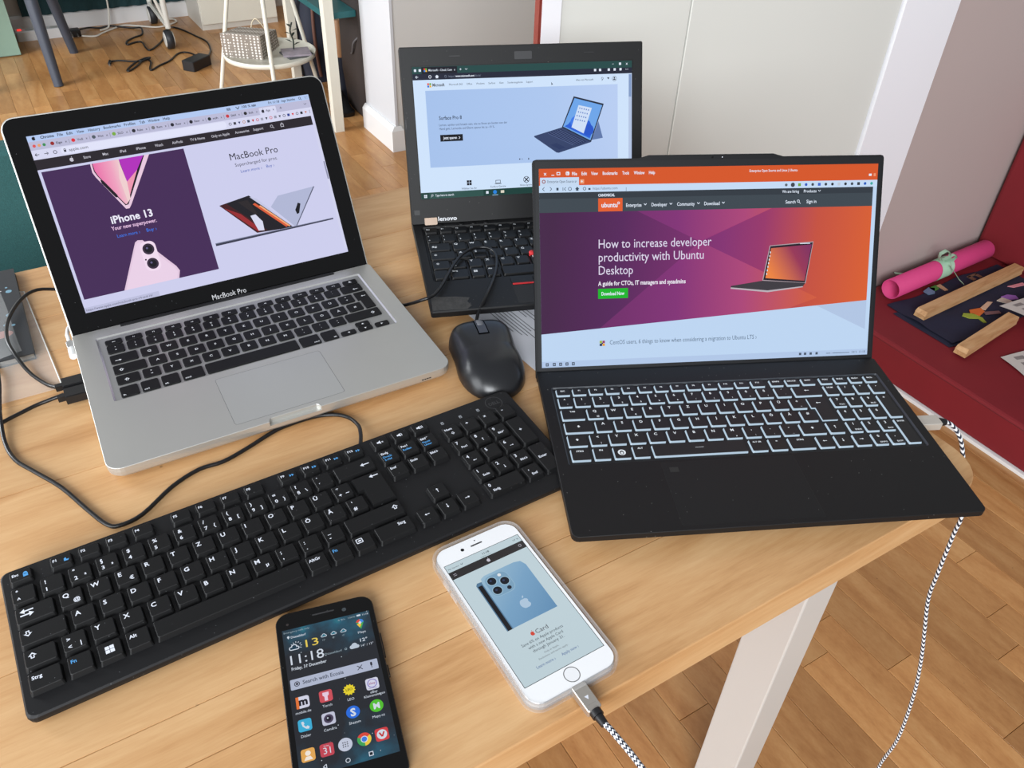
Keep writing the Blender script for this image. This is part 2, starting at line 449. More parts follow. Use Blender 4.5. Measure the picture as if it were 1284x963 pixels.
# white panelled partition close behind the table, on the right
PT = 1105
door_white = plain('door_panel_white', (222, 224, 218), 0.5, var=0.03, scale=2.5)
trim_white = plain('trim_white', (244, 245, 250), 0.45, var=0.02, scale=3)
b = MB(); b.box(735, 2400, PT + 8, PT + 26, 0, 2300, plain('groove_grey', (120, 122, 118), 0.8, var=0.05))
door = room_place(b.build('door_1')); tag(door, 'white panelled sliding door', kind='structure')
for a, c in ((764, 1029.2), (1032.2, 1597)):
    q = MB(Matrix.Translation((0, PT, 0)) @ Matrix.Rotation(math.pi / 2, 4, 'X')); q.rprism(a, c, 4, 2290, -8, 0, 1, door_white, ch=1.2, n=2)
    q.build('panel', door)
b = MB(); b.box(727, 762, PT - 4, PT + 8, 0, 2300, trim_white); tag(room_place(b.build('trim_2')), kind='structure')
b = MB(); b.box(1603, 1786, PT - 6, PT + 8, 0, 2300, trim_white); tag(room_place(b.build('trim_3')), kind='structure')
b = MB(); b.box(722, 727, PT - 3, PT + 9, 0, 2300, plain('red_edge_paint', (126, 46, 36), 0.5)); tag(room_place(b.build('trim_4')), kind='structure')
b = MB(); b.box(1786, 2420, PT - 2, PT + 26, 0, 2300, plain('beige_wall_paint', (184, 168, 164), 0.8, var=0.03, scale=3, bump=0.1, bscale=300))
tag(room_place(b.build('wall_right')), kind='structure')

# ------------------------------------------------------------------ TABLE
table = room_thing('table', 0, 0, 0, 'long light wooden table with visible boards and white square legs', 'table')
TB = [220.5, 312.5, 351.5, 438, 529, 620, 744, 819, 888, 1003]
S0, S1 = -940, 667
for k in range(len(TB) - 1):
    y0, y1 = TB[k] + 0.12, TB[k + 1] - 0.12
    r = (0.1, 0.1, 0.1, 42) if k == 0 else ((42, 42, 0.1, 0.1) if k == len(TB) - 2 else 0.1)
    if k == 0: r = (0.1, 0.1, 42, 42)
    b = MB()
    R = []
    for z, i in ((TABLE - 33, 1.0), (TABLE - 32, 0), (TABLE - 1.0, 0), (TABLE - 0.25, .3 if 0 < k else .5), (TABLE, .45 if 0 < k else 1.1)):
        lo = i if k == 0 else min(i, 0.35); hi = min(i, 0.35) if k < len(TB) - 2 else i
        rr = tuple(max(q - i, .05) for q in (r if isinstance(r, tuple) else (r,) * 4))
        R.append([(x, y, z) for x, y in rrect(S0 + i, S1 - i, y0 + lo, y1 - hi, rr, 8)])
    b.loft(R, table_wood)
    b.build('board', table)
leg_white = plain('leg_white_lacquer', (198, 196, 192), 0.35, var=0.02, scale=5)
for (a, c) in ((576, 290), (576, 872), (-880, 290), (-880, 872)):
    b = MB(); b.rprism(a, a + 49, c, c + 60, 0, TABLE - 33, 2.0, leg_white, n=2); b.build('leg', table)
for (a0, a1, c0, c1) in ((-831, 576, 315, 335), (-831, 576, 887, 907)):
    b = MB(); b.box(a0, a1, c0, c1, TABLE - 110, TABLE - 33, leg_white); b.build('apron', table)

# ------------------------------------------------------------------ helpers for displays and keys
class Screen:
    """picture drawn in display pixels on a plane of the builder"""
    def __init__(s, mb, x0, y1, w, h, W, H, z=0.0):
        s.b = mb; s.x0 = x0; s.y1 = y1; s.kx = w / W; s.ky = h / H; s.z = z
    def p(s, x, y): return (s.x0 + x * s.kx, s.y1 - y * s.ky)
    def Z(s, l): return s.z + 0.04 + 0.035 * l
    def poly(s, pts, mat, l=1):
        q = [s.p(*a) for a in pts]
        A = sum(q[i][0] * q[(i + 1) % len(q)][1] - q[(i + 1) % len(q)][0] * q[i][1] for i in range(len(q)))
        s.b.flat(q if A > 0 else q[::-1], s.Z(l), mat)
    def rect(s, x0, y0, x1, y1, mat, l=1, r=0):
        if r: s.poly(rrect(x0, x1, y0, y1, r, 4), mat, l)
        else: s.poly([(x0, y0), (x1, y0), (x1, y1), (x0, y1)], mat, l)
    def disc(s, x, y, r, mat, l=2, n=20): s.poly(circle(x, y, r, n), mat, l)
    def ring(s, x, y, r, w, mat, l=2, n=18):
        a = circle(x, y, r, n); c = circle(x, y, r - w, n)
        for i in range(n):
            j = (i + 1) % n; s.poly([a[i], a[j], c[j], c[i]], mat, l)
    def line(s, pts, w, mat, l=2):
        for (ax, ay), (bx, by) in zip(pts[:-1], pts[1:]):
            d = math.hypot(bx - ax, by - ay) or 1; nx, ny = -(by - ay) / d * w / 2, (bx - ax) / d * w / 2
            s.poly([(ax + nx, ay + ny), (bx + nx, by + ny), (bx - nx, by - ny), (ax - nx, ay - ny)], mat, l)
    def text(s, st, x, y, size, mat, x1=None, align='l', bold=0, l=3, rot=0):
        X, Y = s.p(x, y)
        s.b.text(st, X, Y, size * s.ky, s.Z(l), mat, width=(x1 - x) * s.kx if x1 else None, align=align, bold=bold, rot=rot)
def apple_mark(sc_, x, y, r, mat, l=3):
    """bitten apple with a leaf, as printed"""
    pts = []
    for i in range(28):
        a = 2 * math.pi * i / 28
        rr = r * (1 - 0.13 * math.exp(-((a - 4.71) / 0.35) ** 2) - 0.10 * math.exp(-((a - 1.57) / 0.3) ** 2))
        px, py = x + rr * 0.92 * math.cos(a), y + rr * math.sin(a)
        d = math.hypot(px - (x + r * 1.12), py - (y - r * 0.1))
        if d < 0.48 * r: px = x + r * 1.12 - math.sqrt(max(0.0, (0.48 * r) ** 2 - (py - (y - r * .1)) ** 2)) 
        pts.append((px, py))
    sc_.poly(pts, mat, l)
    sc_.poly([(x + .02 * r, y - 1.0 * r), (x + .10 * r, y - 1.35 * r), (x + .42 * r, y - 1.6 * r), (x + .38 * r, y - 1.25 * r)], mat, l)
def lid_matrix(y0, z0, deg):
    return Matrix.Translation((0, y0, z0)) @ Matrix.Rotation(math.radians(deg), 4, 'X')
def arrow(mb, x, y, L, z, mat, d):
    """small straight arrow glyph; d = l r u d"""
    c, q = {'r': (1, 0), 'l': (-1, 0), 'u': (0, 1), 'd': (0, -1)}[d]
    P = [(-L, -.07 * L), (L * .3, -.07 * L), (L * .3, -.55 * L), (L, 0), (L * .3, .55 * L), (L * .3, .07 * L), (-L, .07 * L)]
    P = [(-L, -.13 * L), (L * .3, -.13 * L), (L * .3, -.5 * L), (L, 0), (L * .3, .5 * L), (L * .3, .13 * L), (-L, .13 * L)]
    mb.flat([(x + a * c - e * q, y + a * q + e * c) for a, e in P], z, mat)
def shift_glyph(mb, x, y, r, z, mat, up_=True, hollow=None):
    k = 1 if up_ else -1
    P = [(0, r), (r, 0), (r * .45, 0), (r * .45, -r * .8), (-r * .45, -r * .8), (-r * .45, 0), (-r, 0)]
    P = [(x + a, y + k * e) for a, e in P]
    mb.flat(P if up_ else P[::-1], z, mat)
    if hollow:
        Q = [(0, r * .55), (r * .5, .12 * r), (r * .2, .12 * r), (r * .2, -r * .55), (-r * .2, -r * .55), (-r * .2, .12 * r), (-r * .5, .12 * r)]
        Q = [(x + a, y + k * e) for a, e in Q]
        mb.flat(Q if up_ else Q[::-1], z + 0.02, hollow)
def windows_mark(mb, x, y, r, z, mat):
    for a in (0, 1):
        for c in (0, 1):
            x0 = x - r + a * (r * 1.06); y0 = y - r + c * (r * 1.06)
            mb.flat([(x0, y0), (x0 + r * .94, y0), (x0 + r * .94, y0 + r * .94), (x0, y0 + r * .94)], z, mat)
# ------------------------------------------------------------------ SILVER LAPTOP
def key_mesh(M, x0, x1, y0, y1, z0, z1, r, mat, ins=0.3, ch=0.25, side=None, n=2, poly=None):
    b = MB(M)
    if poly:
        b.prism(poly, z0, z1, side or mat, topmat=mat)
    else:
        R = [[(x, y, z0) for x, y in rrect(x0, x1, y0, y1, r, n)],
             [(x, y, z1 - ch) for x, y in rrect(x0 + ins * .6, x1 - ins * .6, y0 + ins * .6, y1 - ins * .6, r, n)],
             [(x, y, z1) for x, y in rrect(x0 + ins, x1 - ins, y0 + ins, y1 - ins, max(r - .2, .1), n)]]
        b.loft(R[:2], side or mat, top=False, bottom=False); b.loft(R[1:], mat, bottom=False)
    return b

MACP = (-338.04, 482.817)
mac = thing('laptop', (MACP[0], MACP[1], TABLE), math.radians(31.2755), 'open silver aluminium laptop with black keys and a purple and white web page', 'laptop')
MW, MD = 325.0, 221.5
def mac_outline(i, notch=0.0):
    P = rrect(i, MW - i, i, MD - i * 0.2, (4, 4, 13 - i * .6, 13 - i * .6), 6)
    # insert the thumb notch between the two front corners
    k = 21; nx0, nx1 = 138.5, 187.5
    N = [(nx0, i), (nx0 + 1, i + notch * .7), (nx0 + 3, i + notch), (nx1 - 3, i + notch), (nx1 - 1, i + notch * .7), (nx1, i)]
    return P[:k] + N + P[k:]
b = MB(); R = []
for z, i, nn in ((1.2, 16, 0), (2.2, 9, 0), (4.5, 3.2, 0), (8, .5, 0), (12.2, 0, 0), (12.3, 0, 4.6), (16.6, 0, 4.6), (17, .4, 4.6)):
    R.append([(x, y, z) for x, y in mac_outline(i, nn)])
b.loft(R, aluminium, top=False)
well = rrect(20.5, 305.8, 94, 206.3, 2.0, 3); welli = rrect(22.2, 304.1, 95.6, 204.8, 1.2, 3)
b.holed([(p[0], p[1]) for p in R[-1]], [well], 17, aluminium)
n = len(well)
b.faces([(x, y, 17) for x, y in well] + [(x, y, 15.8) for x, y in welli], [(i, (i + 1) % n, n + (i + 1) % n, n + i) for i in range(n)], plain('polished_chamfer', (214, 214, 212), 0.25, 0.7, var=0.01))
b.flat(welli, 15.8, plain('key_well_silver', (168, 168, 166), 0.4, 0.6, var=0.02))
mac_base = b.build('base', mac)
mac_key = plain('mac_key_black', (11, 11, 12), 0.5, var=0.05, spec=0.3)
mac_leg = plain('mac_key_legend', (222, 224, 228), 0.5, var=0)
def mkey(x0, x1, y0, y1, leg=None, size=3.0, at='c', leg2=None, poly=None, extra=None):
    size *= 1.15
    k = key_mesh(None, x0, x1, y0, y1, 15.8, 17.0, 1.6, mac_key, poly=poly)
    z = 17.03
    cx, cy = (x0 + x1) / 2, (y0 + y1) / 2
    if leg:
        if leg2:
            k.text(leg2, cx, cy + 1.4, size * .85, z, mac_leg, align='c', bold=1); k.text(leg, cx, cy - 3.6, size * .95, z, mac_leg, align='c', bold=1)
        elif at == 'c': k.text(leg, cx, cy - size * .35, size, z, mac_leg, align='c', bold=1)
        elif at == 'bl': k.text(leg, x0 + 2, y0 + 2.2, size, z, mac_leg, align='l', bold=1)
        elif at == 'br': k.text(leg, x1 - 2, y0 + 2.2, size, z, mac_leg, align='r', bold=1)
    if extra: extra(k, z)
    k.build('key', mac_base)
KX, KWd = 27.7, 16.3
rowy = {'f': (188.6, 197.6), 'n': (172.6, 187.0), 'q': (153.8, 168.8), 'a': (135.3, 150.2), 'y': (117.6, 132.2), 'b': (96.6, 113.2)}
fl = ['esc', 'F1', 'F2', 'F3', 'F4', 'F5', 'F6', 'F7', 'F8', 'F9', 'F10', 'F11', 'F12', '\u23cf']
for i, l in enumerate(fl):
    x = KX + i * 19.54; mkey(x, x + KWd, *rowy['f'], leg=l if l != '\u23cf' else None, size=2.2, extra=(lambda k, z, c=x + 8: (k.flat([(c - 1.6, 193), (c + 1.6, 193), (c, 195.2)], z, mac_leg), k.flat([(c - 1.6, 191.8), (c + 1.6, 191.8), (c + 1.6, 192.4), (c - 1.6, 192.4)], z, mac_leg))) if l == '\u23cf' else None)
for i, (l, l2) in enumerate((('^', '\u00b0'), ('1', '!'), ('2', '"'), ('3', '\u00a7'), ('4', '$'), ('5', '%'), ('6', '&'), ('7', '/'), ('8', '('), ('9', ')'), ('0', '='), ('\u00df', '?'), ('\u00b4', '`'))):
    x = KX + i * 19.0; mkey(x, x + KWd, *rowy['n'], leg=l, leg2=l2, size=3.4)
mkey(274.5, 298.2, *rowy['n'], extra=lambda k, z: arrow(k, 290, 177, 3, z, mac_leg, 'l'))
mkey(KX, 53.4, *rowy['q'], extra=lambda k, z: arrow(k, 35, 158.5, 3, z, mac_leg, 'r'))
for i, l in enumerate('QWERTZUIOP\u00dc+'):
    x = 56.5 + i * 19.0; mkey(x, x + KWd, *rowy['q'], leg=l, size=4.0, leg2='*' if l == '+' else None)
ex0, ex1 = 284.5, 298.2
mkey(ex0, ex1, rowy['a'][0], rowy['q'][1], poly=[(287.3, rowy['a'][0]), (298.2, rowy['a'][0]), (298.2, rowy['q'][1]), (284.5, rowy['q'][1]), (284.5, rowy['q'][0]), (287.3, rowy['q'][0])], extra=lambda k, z: arrow(k, 293, 160, 2.6, z, mac_leg, 'l'))
mkey(KX, 58.2, *rowy['a'], extra=lambda k, z: shift_glyph(k, 35, 141.5, 2.4, z, mac_leg, True, mac_key))
for i, l in enumerate('ASDFGHJKL\u00d6\u00c4#'):
    x = 61.0 + i * 18.86; mkey(x, x + KWd, *rowy['a'], leg=l, size=4.0)
mkey(KX, 49.0, *rowy['y'], extra=lambda k, z: shift_glyph(k, 37, 123.5, 2.4, z, mac_leg, True, mac_key))
mkey(51.7, 68.0, *rowy['y'], leg='<', leg2='>', size=3.4)
for i, l in enumerate('YXCVBNM,.-'):
    x = 70.8 + i * 19.0; mkey(x, x + KWd, *rowy['y'], leg=l, size=4.0, leg2={',': ';', '.': ':', '-': '_'}.get(l))
mkey(260.0, 298.4, *rowy['y'], extra=lambda k, z: shift_glyph(k, 290, 124.5, 2.4, z, mac_leg, True, mac_key))
for x0, x1, l in ((27.7, 44.2, 'fn'), (46.7, 63, 'ctrl'), (65.5, 81.8, 'alt')): mkey(x0, x1, *rowy['b'], leg=l, size=2.9, at='bl')
mkey(84.3, 104.8, *rowy['b'], leg='cmd', size=2.9, at='bl'); mkey(107.2, 199.8, *rowy['b'])
mkey(202.4, 223, *rowy['b'], leg='cmd', size=2.9, at='br'); mkey(225.6, 242, *rowy['b'], leg='alt', size=2.9, at='br')
mkey(245.2, 261.2, 96.6, 104.4, extra=lambda k, z: k.flat([(252, 100.5), (254.4, 99.2), (254.4, 101.8)], z, mac_leg))
mkey(264.3, 279.6, 96.6, 104.7, extra=lambda k, z: k.flat([(270.6, 101.4), (272, 99.2), (273.4, 101.4)], z, mac_leg))
mkey(264.3, 279.6, 105.2, 113.2, extra=lambda k, z: k.flat([(270.6, 108), (273.4, 108), (272, 110.4)], z, mac_leg))
mkey(283, 298.4, 96.6, 104.4, extra=lambda k, z: k.flat([(289.5, 99.2), (292, 100.5), (289.5, 101.8)], z, mac_leg))
b = MB(); b.flat(rrect(110.1, 215.2, 9.7, 84.3, 3, 4), 17.02, plain('touchpad_gap', (120, 120, 120), 0.5, 0.5)); b.rprism(110.5, 214.8, 10.1, 83.9, 17.0, 17.06, 2.7, plain('touchpad_silver', (190, 190, 187), 0.42, 0.6, var=0.01), n=4)
b.build('touchpad', mac_base)
b = MB(); b.M = Matrix.Translation((0, 220, 13.8)) @ Matrix.Rotation(math.pi / 2, 4, 'Y')
b.lathe([(4.6, 47), (4.6, 280)], plain('hinge_black', (16, 16, 17), 0.5), n=14); b.build('hinge', mac)
b = MB()
for k in range(4): b.box(291 + k * 2.6, 292.9 + k * 2.6, -0.15, 0.3, 9.4, 10.3, rubber_black)
b.build('vent_slots', mac_base)
# lid
ML = lid_matrix(235.54 - 13.69, 31.09 - 25.56, 61.827)
b = MB(ML); LR = (13, 13, 4, 4)
b.loft([[(x, y, -6.2) for x, y in rrect(5, MW - 5, 3, 224, 10, 6)], [(x, y, -4.5) for x, y in rrect(.6, MW - .6, .5, 226.6, (12.6, 12.6, 4, 4), 6)],
        [(x, y, -2) for x, y in rrect(0, MW, 0, 227.2, LR, 6)], [(x, y, -.3) for x, y in rrect(0, MW, 0, 227.2, LR, 6)], [(x, y, 0) for x, y in rrect(.5, MW - .5, .5, 226.7, (12.5, 12.5, 3.5, 3.5), 6)]], aluminium)
mac_lid = b.build('lid', mac)
b = MB(ML); b.rprism(1.3, MW - 1.3, 1.5, 226, 0, 0.35, (11.8, 11.8, 2, 2), dusty('bezel_glass_black', (9, 9, 10), 0.09, (120, 120, 125), 1.16, 300), n=6)
b.text('MacBook Pro', MW / 2, 11.2, 8.2, 0.42, plain('bezel_lettering', (190, 190, 192), 0.5, var=0), align='c', width=37)
b.build('bezel_glass', mac_lid)
b = MB(ML); b.flat(rrect(19.45, 305.55, 29, 207.8, .1, 1), 0.38, light((204, 205, 236)))
d = Screen(b, 19.45, 207.8, 286.1, 178.8, 1280, 800, 0.38)
wht = light((226, 228, 250)); blk = light((22, 20, 26)); ink = light((40, 40, 52))
d.rect(0, 0, 1280, 25, light((178, 200, 240)))
apple_mark(d, 26, 13, 8, blk)
for s_, x, x1 in (('Chrome', 53, 108), ('File', 122, 145), ('Edit', 160, 185), ('View', 202, 233), ('History', 250, 300), ('Bookmarks', 315, 388), ('Profiles', 403, 452), ('Tab', 470, 494), ('Window', 508, 560), ('Help', 575, 606)):
    d.text(s_, x, 18, 17, ink, x1, bold=2 if s_ == 'Chrome' else 1)
for s_, x, x1 in (('100 %', 944, 985), ('Fri 11:18', 1074, 1128), ('Ingo Steinke', 1140, 1208)): d.text(s_, x, 18, 16, ink, x1, bold=1)
d.rect(870, 8, 888, 20, ink); d.line([(915, 8), (923, 20), (931, 8)], 3, ink); d.rect(990, 9, 1012, 19, ink); d.ring(1232, 12, 6, 2, ink); d.line([(1236, 16), (1241, 21)], 2, ink)
for q in (0, 1, 2): d.rect(1255, 7 + q * 5, 1272, 9 + q * 5, ink)
d.rect(0, 25, 1280, 62, light((186, 186, 214))); d.rect(0, 62, 1280, 103, light((214, 215, 240)))
for x, c in ((19, (222, 84, 84)), (39, (228, 160, 110)), (59, (60, 140, 84))): d.disc(x, 44, 6.5, light(c))
tabs = [('Eige', 92, (150, 40, 40)), ('Vodi', 178, (220, 50, 60)), ('Won', 264, (80, 90, 100)), ('SLO', 350, (120, 170, 60)), ('Rubo', 436, (40, 40, 48)), ('Rem', 522, (120, 120, 130)), ('Rew', 608, (40, 40, 50)), ('Rew', 694, (40, 40, 50)), ('nth', 780, (40, 48, 48)), ('SitH', 866, (200, 60, 70)), ('SciL', 952, (40, 40, 40))]
for nm, x, c in tabs:
    d.disc(x, 44, 8, light(c), 2, 12); d.text(nm, x + 16, 49, 14, ink, x + 40, bold=1); d.text('x', x + 52, 49, 15, ink); d.rect(x + 68, 36, x + 69.5, 54, light((120, 120, 140)), 2)
d.rect(1020, 30, 1104, 62, light((214, 215, 240)), 2, r=6); apple_mark(d, 1038, 47, 8, ink); d.text('App', 1052, 51, 15, ink, 1074, l=4, bold=1); d.text('x', 1086, 50, 16, ink, l=4); d.text('+', 1122, 52, 24, ink); d.line([(1246, 40), (1252, 46), (1258, 40)], 2, ink)
for x in (20, 56): d.line([(x - 8, 82), (x + 8, 82)], 2.5, ink); 
d.line([(18, 76), (11, 82), (18, 88)], 2.5, ink); d.line([(58, 76), (65, 82), (58, 88)], 2.5, light((120, 120, 140))); d.ring(92, 82, 8, 2.5, ink)
d.rect(116, 66, 850, 98, light((224, 226, 248)), 2, r=14); d.rect(128, 79, 137, 88, ink, 3); d.ring(132.5, 78, 5, 2, ink, 3); d.text('apple.com', 148, 88, 19, ink, 228)
for i, c in enumerate(((60, 60, 70), (60, 60, 70), (60, 70, 110), (190, 130, 70), (50, 60, 80), (190, 40, 40), (200, 50, 50), (160, 160, 180), (50, 60, 70), (210, 50, 50), (150, 150, 170), (60, 60, 70), (70, 70, 90), (40, 60, 140), (220, 40, 40), (80, 80, 90), (30, 30, 40), (200, 130, 110))):
    x = 868 + i * 22.2
    if i % 3 == 0: d.ring(x, 82, 7, 2.4, light(c))
    elif i % 3 == 1: d.rect(x - 6, 76, x + 6, 88, light(c), 2)
    else: d.poly([(x - 6, 77), (x + 6, 77), (x, 89)], light(c), 2)
for q in (0, 1, 2): d.disc(1266, 76 + q * 6, 1.8, ink)
d.rect(0, 103, 1266, 147, light((38, 32, 38)), 2); nav = light((196, 194, 206))
apple_mark(d, 147, 125, 9, nav, 3)
for s_, x, x1 in (('Store', 196, 226), ('Mac', 288, 312), ('iPad', 372, 398), ('iPhone', 452, 494), ('Watch', 546, 582), ('AirPods', 634, 682), ('TV & Home', 728, 796), ('Only on Apple', 840, 926), ('Accessories', 968, 1036), ('Support', 1068, 1118)):
    k = (x - 196) * 0.885 + 196; d.text(s_, k, 130, 17, nav, k + (x1 - x), bold=1)
d.ring(1060, 122, 7, 2.2, nav, 3); d.line([(1065, 127), (1071, 133)], 2.4, nav, 3); d.rect(1104, 119, 1120, 133, nav, 3); d.rect(1106.5, 121.5, 1117.5, 130.5, light((38, 32, 38)), 4); d.ring(1112, 118, 5, 2, nav, 3)
d.rect(1266, 103, 1280, 780, light((208, 209, 236)), 1)
d.rect(12, 157, 626, 739, light((66, 38, 84)), 2)
# left tile: two phones
d.poly([(214, 157), (470, 157), (330, 364), (318, 378), (303, 378), (220, 218), (212, 196)], light((232, 200, 222)), 3)
d.poly([(221, 157), (448, 157), (319, 360), (305, 362), (228, 214), (220, 192)], light((22, 16, 26)), 4)
d.poly([(224, 157), (336, 157), (334, 337), (312, 358), (306, 355), (231, 212), (224, 190)], light_ramp('phone_wall_pink', (0.07, 0, 0), (0.095, 0, 0), [(0, (232, 110, 168)), (0.6, (238, 160, 190)), (1, (236, 204, 206))]), 5)
d.poly([(336, 157), (444, 157), (400, 215), (342, 260)], light((176, 44, 186)), 5)
d.poly([(342, 260), (400, 215), (336, 322)], light((236, 150, 176)), 5)
d.poly([(334, 157), (342, 260), (335, 336), (320, 350), (315, 240)], light((238, 206, 206)), 6)
d.poly([(234, 232), (246, 238), (286, 312), (282, 322), (274, 318), (236, 248)], light((28, 18, 28)), 7)
d.text('iPhone 13', 225, 432, 48, light((238, 236, 250)), 408, bold=2)
d.text('Your new superpower.', 216, 462, 25, light((240, 200, 236)), 416, bold=1)
lk = light((52, 120, 236)); d.text('Learn more \u203a', 230, 498, 22, lk, 330); d.text('Buy \u203a', 360, 498, 22, lk, 405)
d.poly([(187, 739), (286, 552), (296, 534), (309, 527), (330, 531), (440, 680), (450, 704), (437, 739)], light((226, 198, 222)), 3)
d.poly([(196, 739), (292, 556), (302, 541), (316, 536), (432, 684), (440, 706), (428, 739)], light((233, 208, 230)), 4)
d.poly(rrect(308, 378, 540, 680, 26, 5), light((240, 218, 238)), 5)
for cy in (576, 645): d.disc(343, cy, 26, light((54, 40, 60)), 6); d.disc(343, cy, 17, light((20, 16, 26)), 7); d.disc(338, cy - 5, 5, light((96, 90, 130)), 8)
d.disc(318, 622, 4, light((60, 40, 60)), 6)
# right tile
d.text('MacBook Pro', 823, 248, 46, light((24, 24, 30)), 1059)
d.text('Supercharged for pros.', 837, 281, 23, light((58, 58, 70)), 1047)
d.text('Learn more \u203a', 856, 313, 20, light((48, 86, 178)), 960); d.text('Buy \u203a', 983, 311, 20, light((48, 86, 178)), 1022)
d.poly([(711, 446), (861, 425), (1034, 618), (855, 609)], light((26, 24, 30)), 3)
d.poly([(711, 446), (745, 442), (905, 606), (852, 609)], light((64, 22, 24)), 4)
d.poly([(730, 462), (800, 505), (880, 600), (858, 603)], light((150, 40, 44)), 5)
d.poly([(842, 522), (868, 520), (893, 560), (890, 604), (862, 600)], light((214, 216, 238)), 6)
d.poly([(800, 446), (850, 446), (880, 520), (868, 522)], light((40, 34, 36)), 5)
d.poly([(868, 470), (880, 466), (1015, 605), (1000, 610)], light((216, 92, 54)), 6)
d.poly([(895, 484), (903, 482), (1022, 608), (1015, 611)], light((244, 170, 120)), 7)
d.poly([(893, 446), (861, 432), (1030, 612), (1034, 618)], light((196, 198, 226)), 6)
d.poly([(999, 453), (1186, 442), (1046, 620), (951, 500)], light((176, 182, 212)), 4); d.poly([(1186, 442), (1192, 443), (1050, 622), (1046, 620)], light((90, 94, 116)), 5)
d.poly([(1066, 538), (1088, 505), (1100, 512), (1082, 556), (1070, 560)], light((20, 20, 26)), 6)
d.poly([(644, 617), (1246, 615), (1246, 622), (644, 630)], light((56, 58, 76)), 5); d.poly([(644, 616), (1246, 614), (1246, 617), (644, 620)], light((120, 124, 150)), 6)
d.text('https://www.apple.com/macbook-pro-14-and-16/', 6, 793, 15, light((80, 80, 100)), 300)
d.rect(0, 776, 330, 799, light((188, 190, 220)), 2)
d.rect(1270, 330, 1277, 420, light((140, 142, 170)), 2, r=3)
b.build('screen', mac_lid)

# ------------------------------------------------------------------ BLACK LAPTOP WITH LIT KEYS (front right)
tux = thing('laptop', (53.554, 433.153, TABLE), math.radians(7.8955), 'open black laptop with backlit keys and an orange and purple web page', 'laptop')
TW, TD = 356.0, 213.0
b = MB(); R = []
for z, i in ((0.8, 16), (1.6, 14), (6, 7), (10.5, .6), (11.2, 0), (16.6, 0), (17, .4)):
    R.append([(x, y, z) for x, y in rrect(i, TW - i, i, TD, (1, 1, 6, 6), 4)])
b.loft(R, satin_black, top=False)
well = rrect(10.5, 347, 81.5, 189, 2, 2); welli = rrect(12, 345.5, 83, 188, 1, 2)
b.holed([(p[0], p[1]) for p in R[-1]], [well], 17, satin_black); n = len(well)
b.faces([(x, y, 17) for x, y in well] + [(x, y, 15.6) for x, y in welli], [(i, (i + 1) % n, n + (i + 1) % n, n + i) for i in range(n)], plain('key_well_edge', (46, 50, 56), 0.4))
b.flat(welli, 15.6, plain('key_well_black', (14, 15, 17), 0.5))
b.box(0.5, 355.5, TD - 0.5, TD + 4, 6, 15.5, rubber_black)
tux_base = b.build('base', tux)
glow = light((180, 202, 220), 1.0); tleg = light((226, 234, 242), 1.0); tkey = plain('backlit_key_black', (17, 17, 19), 0.45, var=0.04)
def tk(x0, x1, y0, y1, leg=None, sub_=None, size=3.3, small=False, poly=None, extra=None):
    size *= 1.28
    b = MB()
    if poly:
        b.prism(poly, 15.6, 17.3, glow, topmat=tkey)
        cx = sum(p[0] for p in poly) / len(poly); cy = sum(p[1] for p in poly) / len(poly)
        b.flat([(cx + (p[0] - cx) * .985 + .25, cy + (p[1] - cy) * .985 + .3) for p in poly], 17.32, tkey)
    else:
        A = rrect(x0 - .5, x1 + .1, y0 - .55, y1, .8, 2); B = rrect(x0 + .35, x1, y0 + .4, y1, .8, 2)
        b.loft([[(x, y, 15.6) for x, y in A], [(x, y, 17.2) for x, y in B]], glow, top=False, bottom=False)
        b.loft([[(x, y, 17.2) for x, y in B], [(x, y, 17.45) for x, y in rrect(x0 + .5, x1 - .1, y0 + .55, y1 - .1, .7, 2)]], tkey, bottom=False)
    z = 17.48; cx, cy = (x0 + x1) / 2, (y0 + y1) / 2
    if leg: b.text(leg, cx, (y1 - 2.2 - size * .7) if not small else cy - .2, size, z, tleg, align='c', bold=2)
    if sub_: b.text(sub_, cx + 2, y0 + 2.2, size * .62, z, tleg, align='c', bold=1)
    if extra: extra(b, z, cx, cy)
    b.build('key', tux_base)
ty = {'f': (176.2, 185.6), 'n': (159, 173), 'q': (140.8, 155), 'a': (122.6, 137), 'y': (104.6, 119.2), 'b': (86.2, 101)}
for i in range(18):
    x = 14.9 + i * 16.5 if i < 16 else 0
    xs = [14.9, 31, 47.4, 63.8, 80.2, 96.6, 113, 129.4, 145.8, 162.2, 178.6, 195, 211.4, 230.6, 247.2, 263.8, 282.6, 298.2, 314.2, 330.1]
names = ['ESC', 'F1', 'F2', 'F3', 'F4', 'F5', 'F6', 'F7', 'F8', 'F9', 'F10', 'F11', 'F12', 'EINFG', 'DRUCK', 'ENTF', 'POS1', 'ENDE', 'BILD+', 'BILD-']
for x, l in zip(xs, names): tk(x, x + (12.6 if x < 280 else 11.8), *ty['f'], leg=l, size=2.1, small=False)
tk(14.9, 27, *ty['n'], leg='^', sub_='\u00b0', size=3)
for i, (l, q) in enumerate((('1', '!'), ('2', '"'), ('3', '\u00a7'), ('4', '$'), ('5', '%'), ('6', '&'), ('7', '/'), ('8', '('), ('9', ')'), ('0', '='), ('\u00df', '?'), ('\u00b4', '`'))):
    x = 30.5 + i * 18.22; tk(x, x + 14.2, *ty['n'], leg=l, sub_=q, size=3.2)
tk(249.4, 276.4, *ty['n'], extra=lambda b, z, x, y: arrow(b, x, y + 1, 2.4, z, tleg, 'l'))
tk(15, 36, *ty['q'], leg='TAB', size=2.2)
for i, l in enumerate('QWERTZUIOP\u00dc+'):
    x = 39.5 + i * 18.17; tk(x, x + 14.3, *ty['q'], leg=l, sub_={'Q': '@', 'E': '\u20ac', '+': '~'}.get(l), size=3.4)
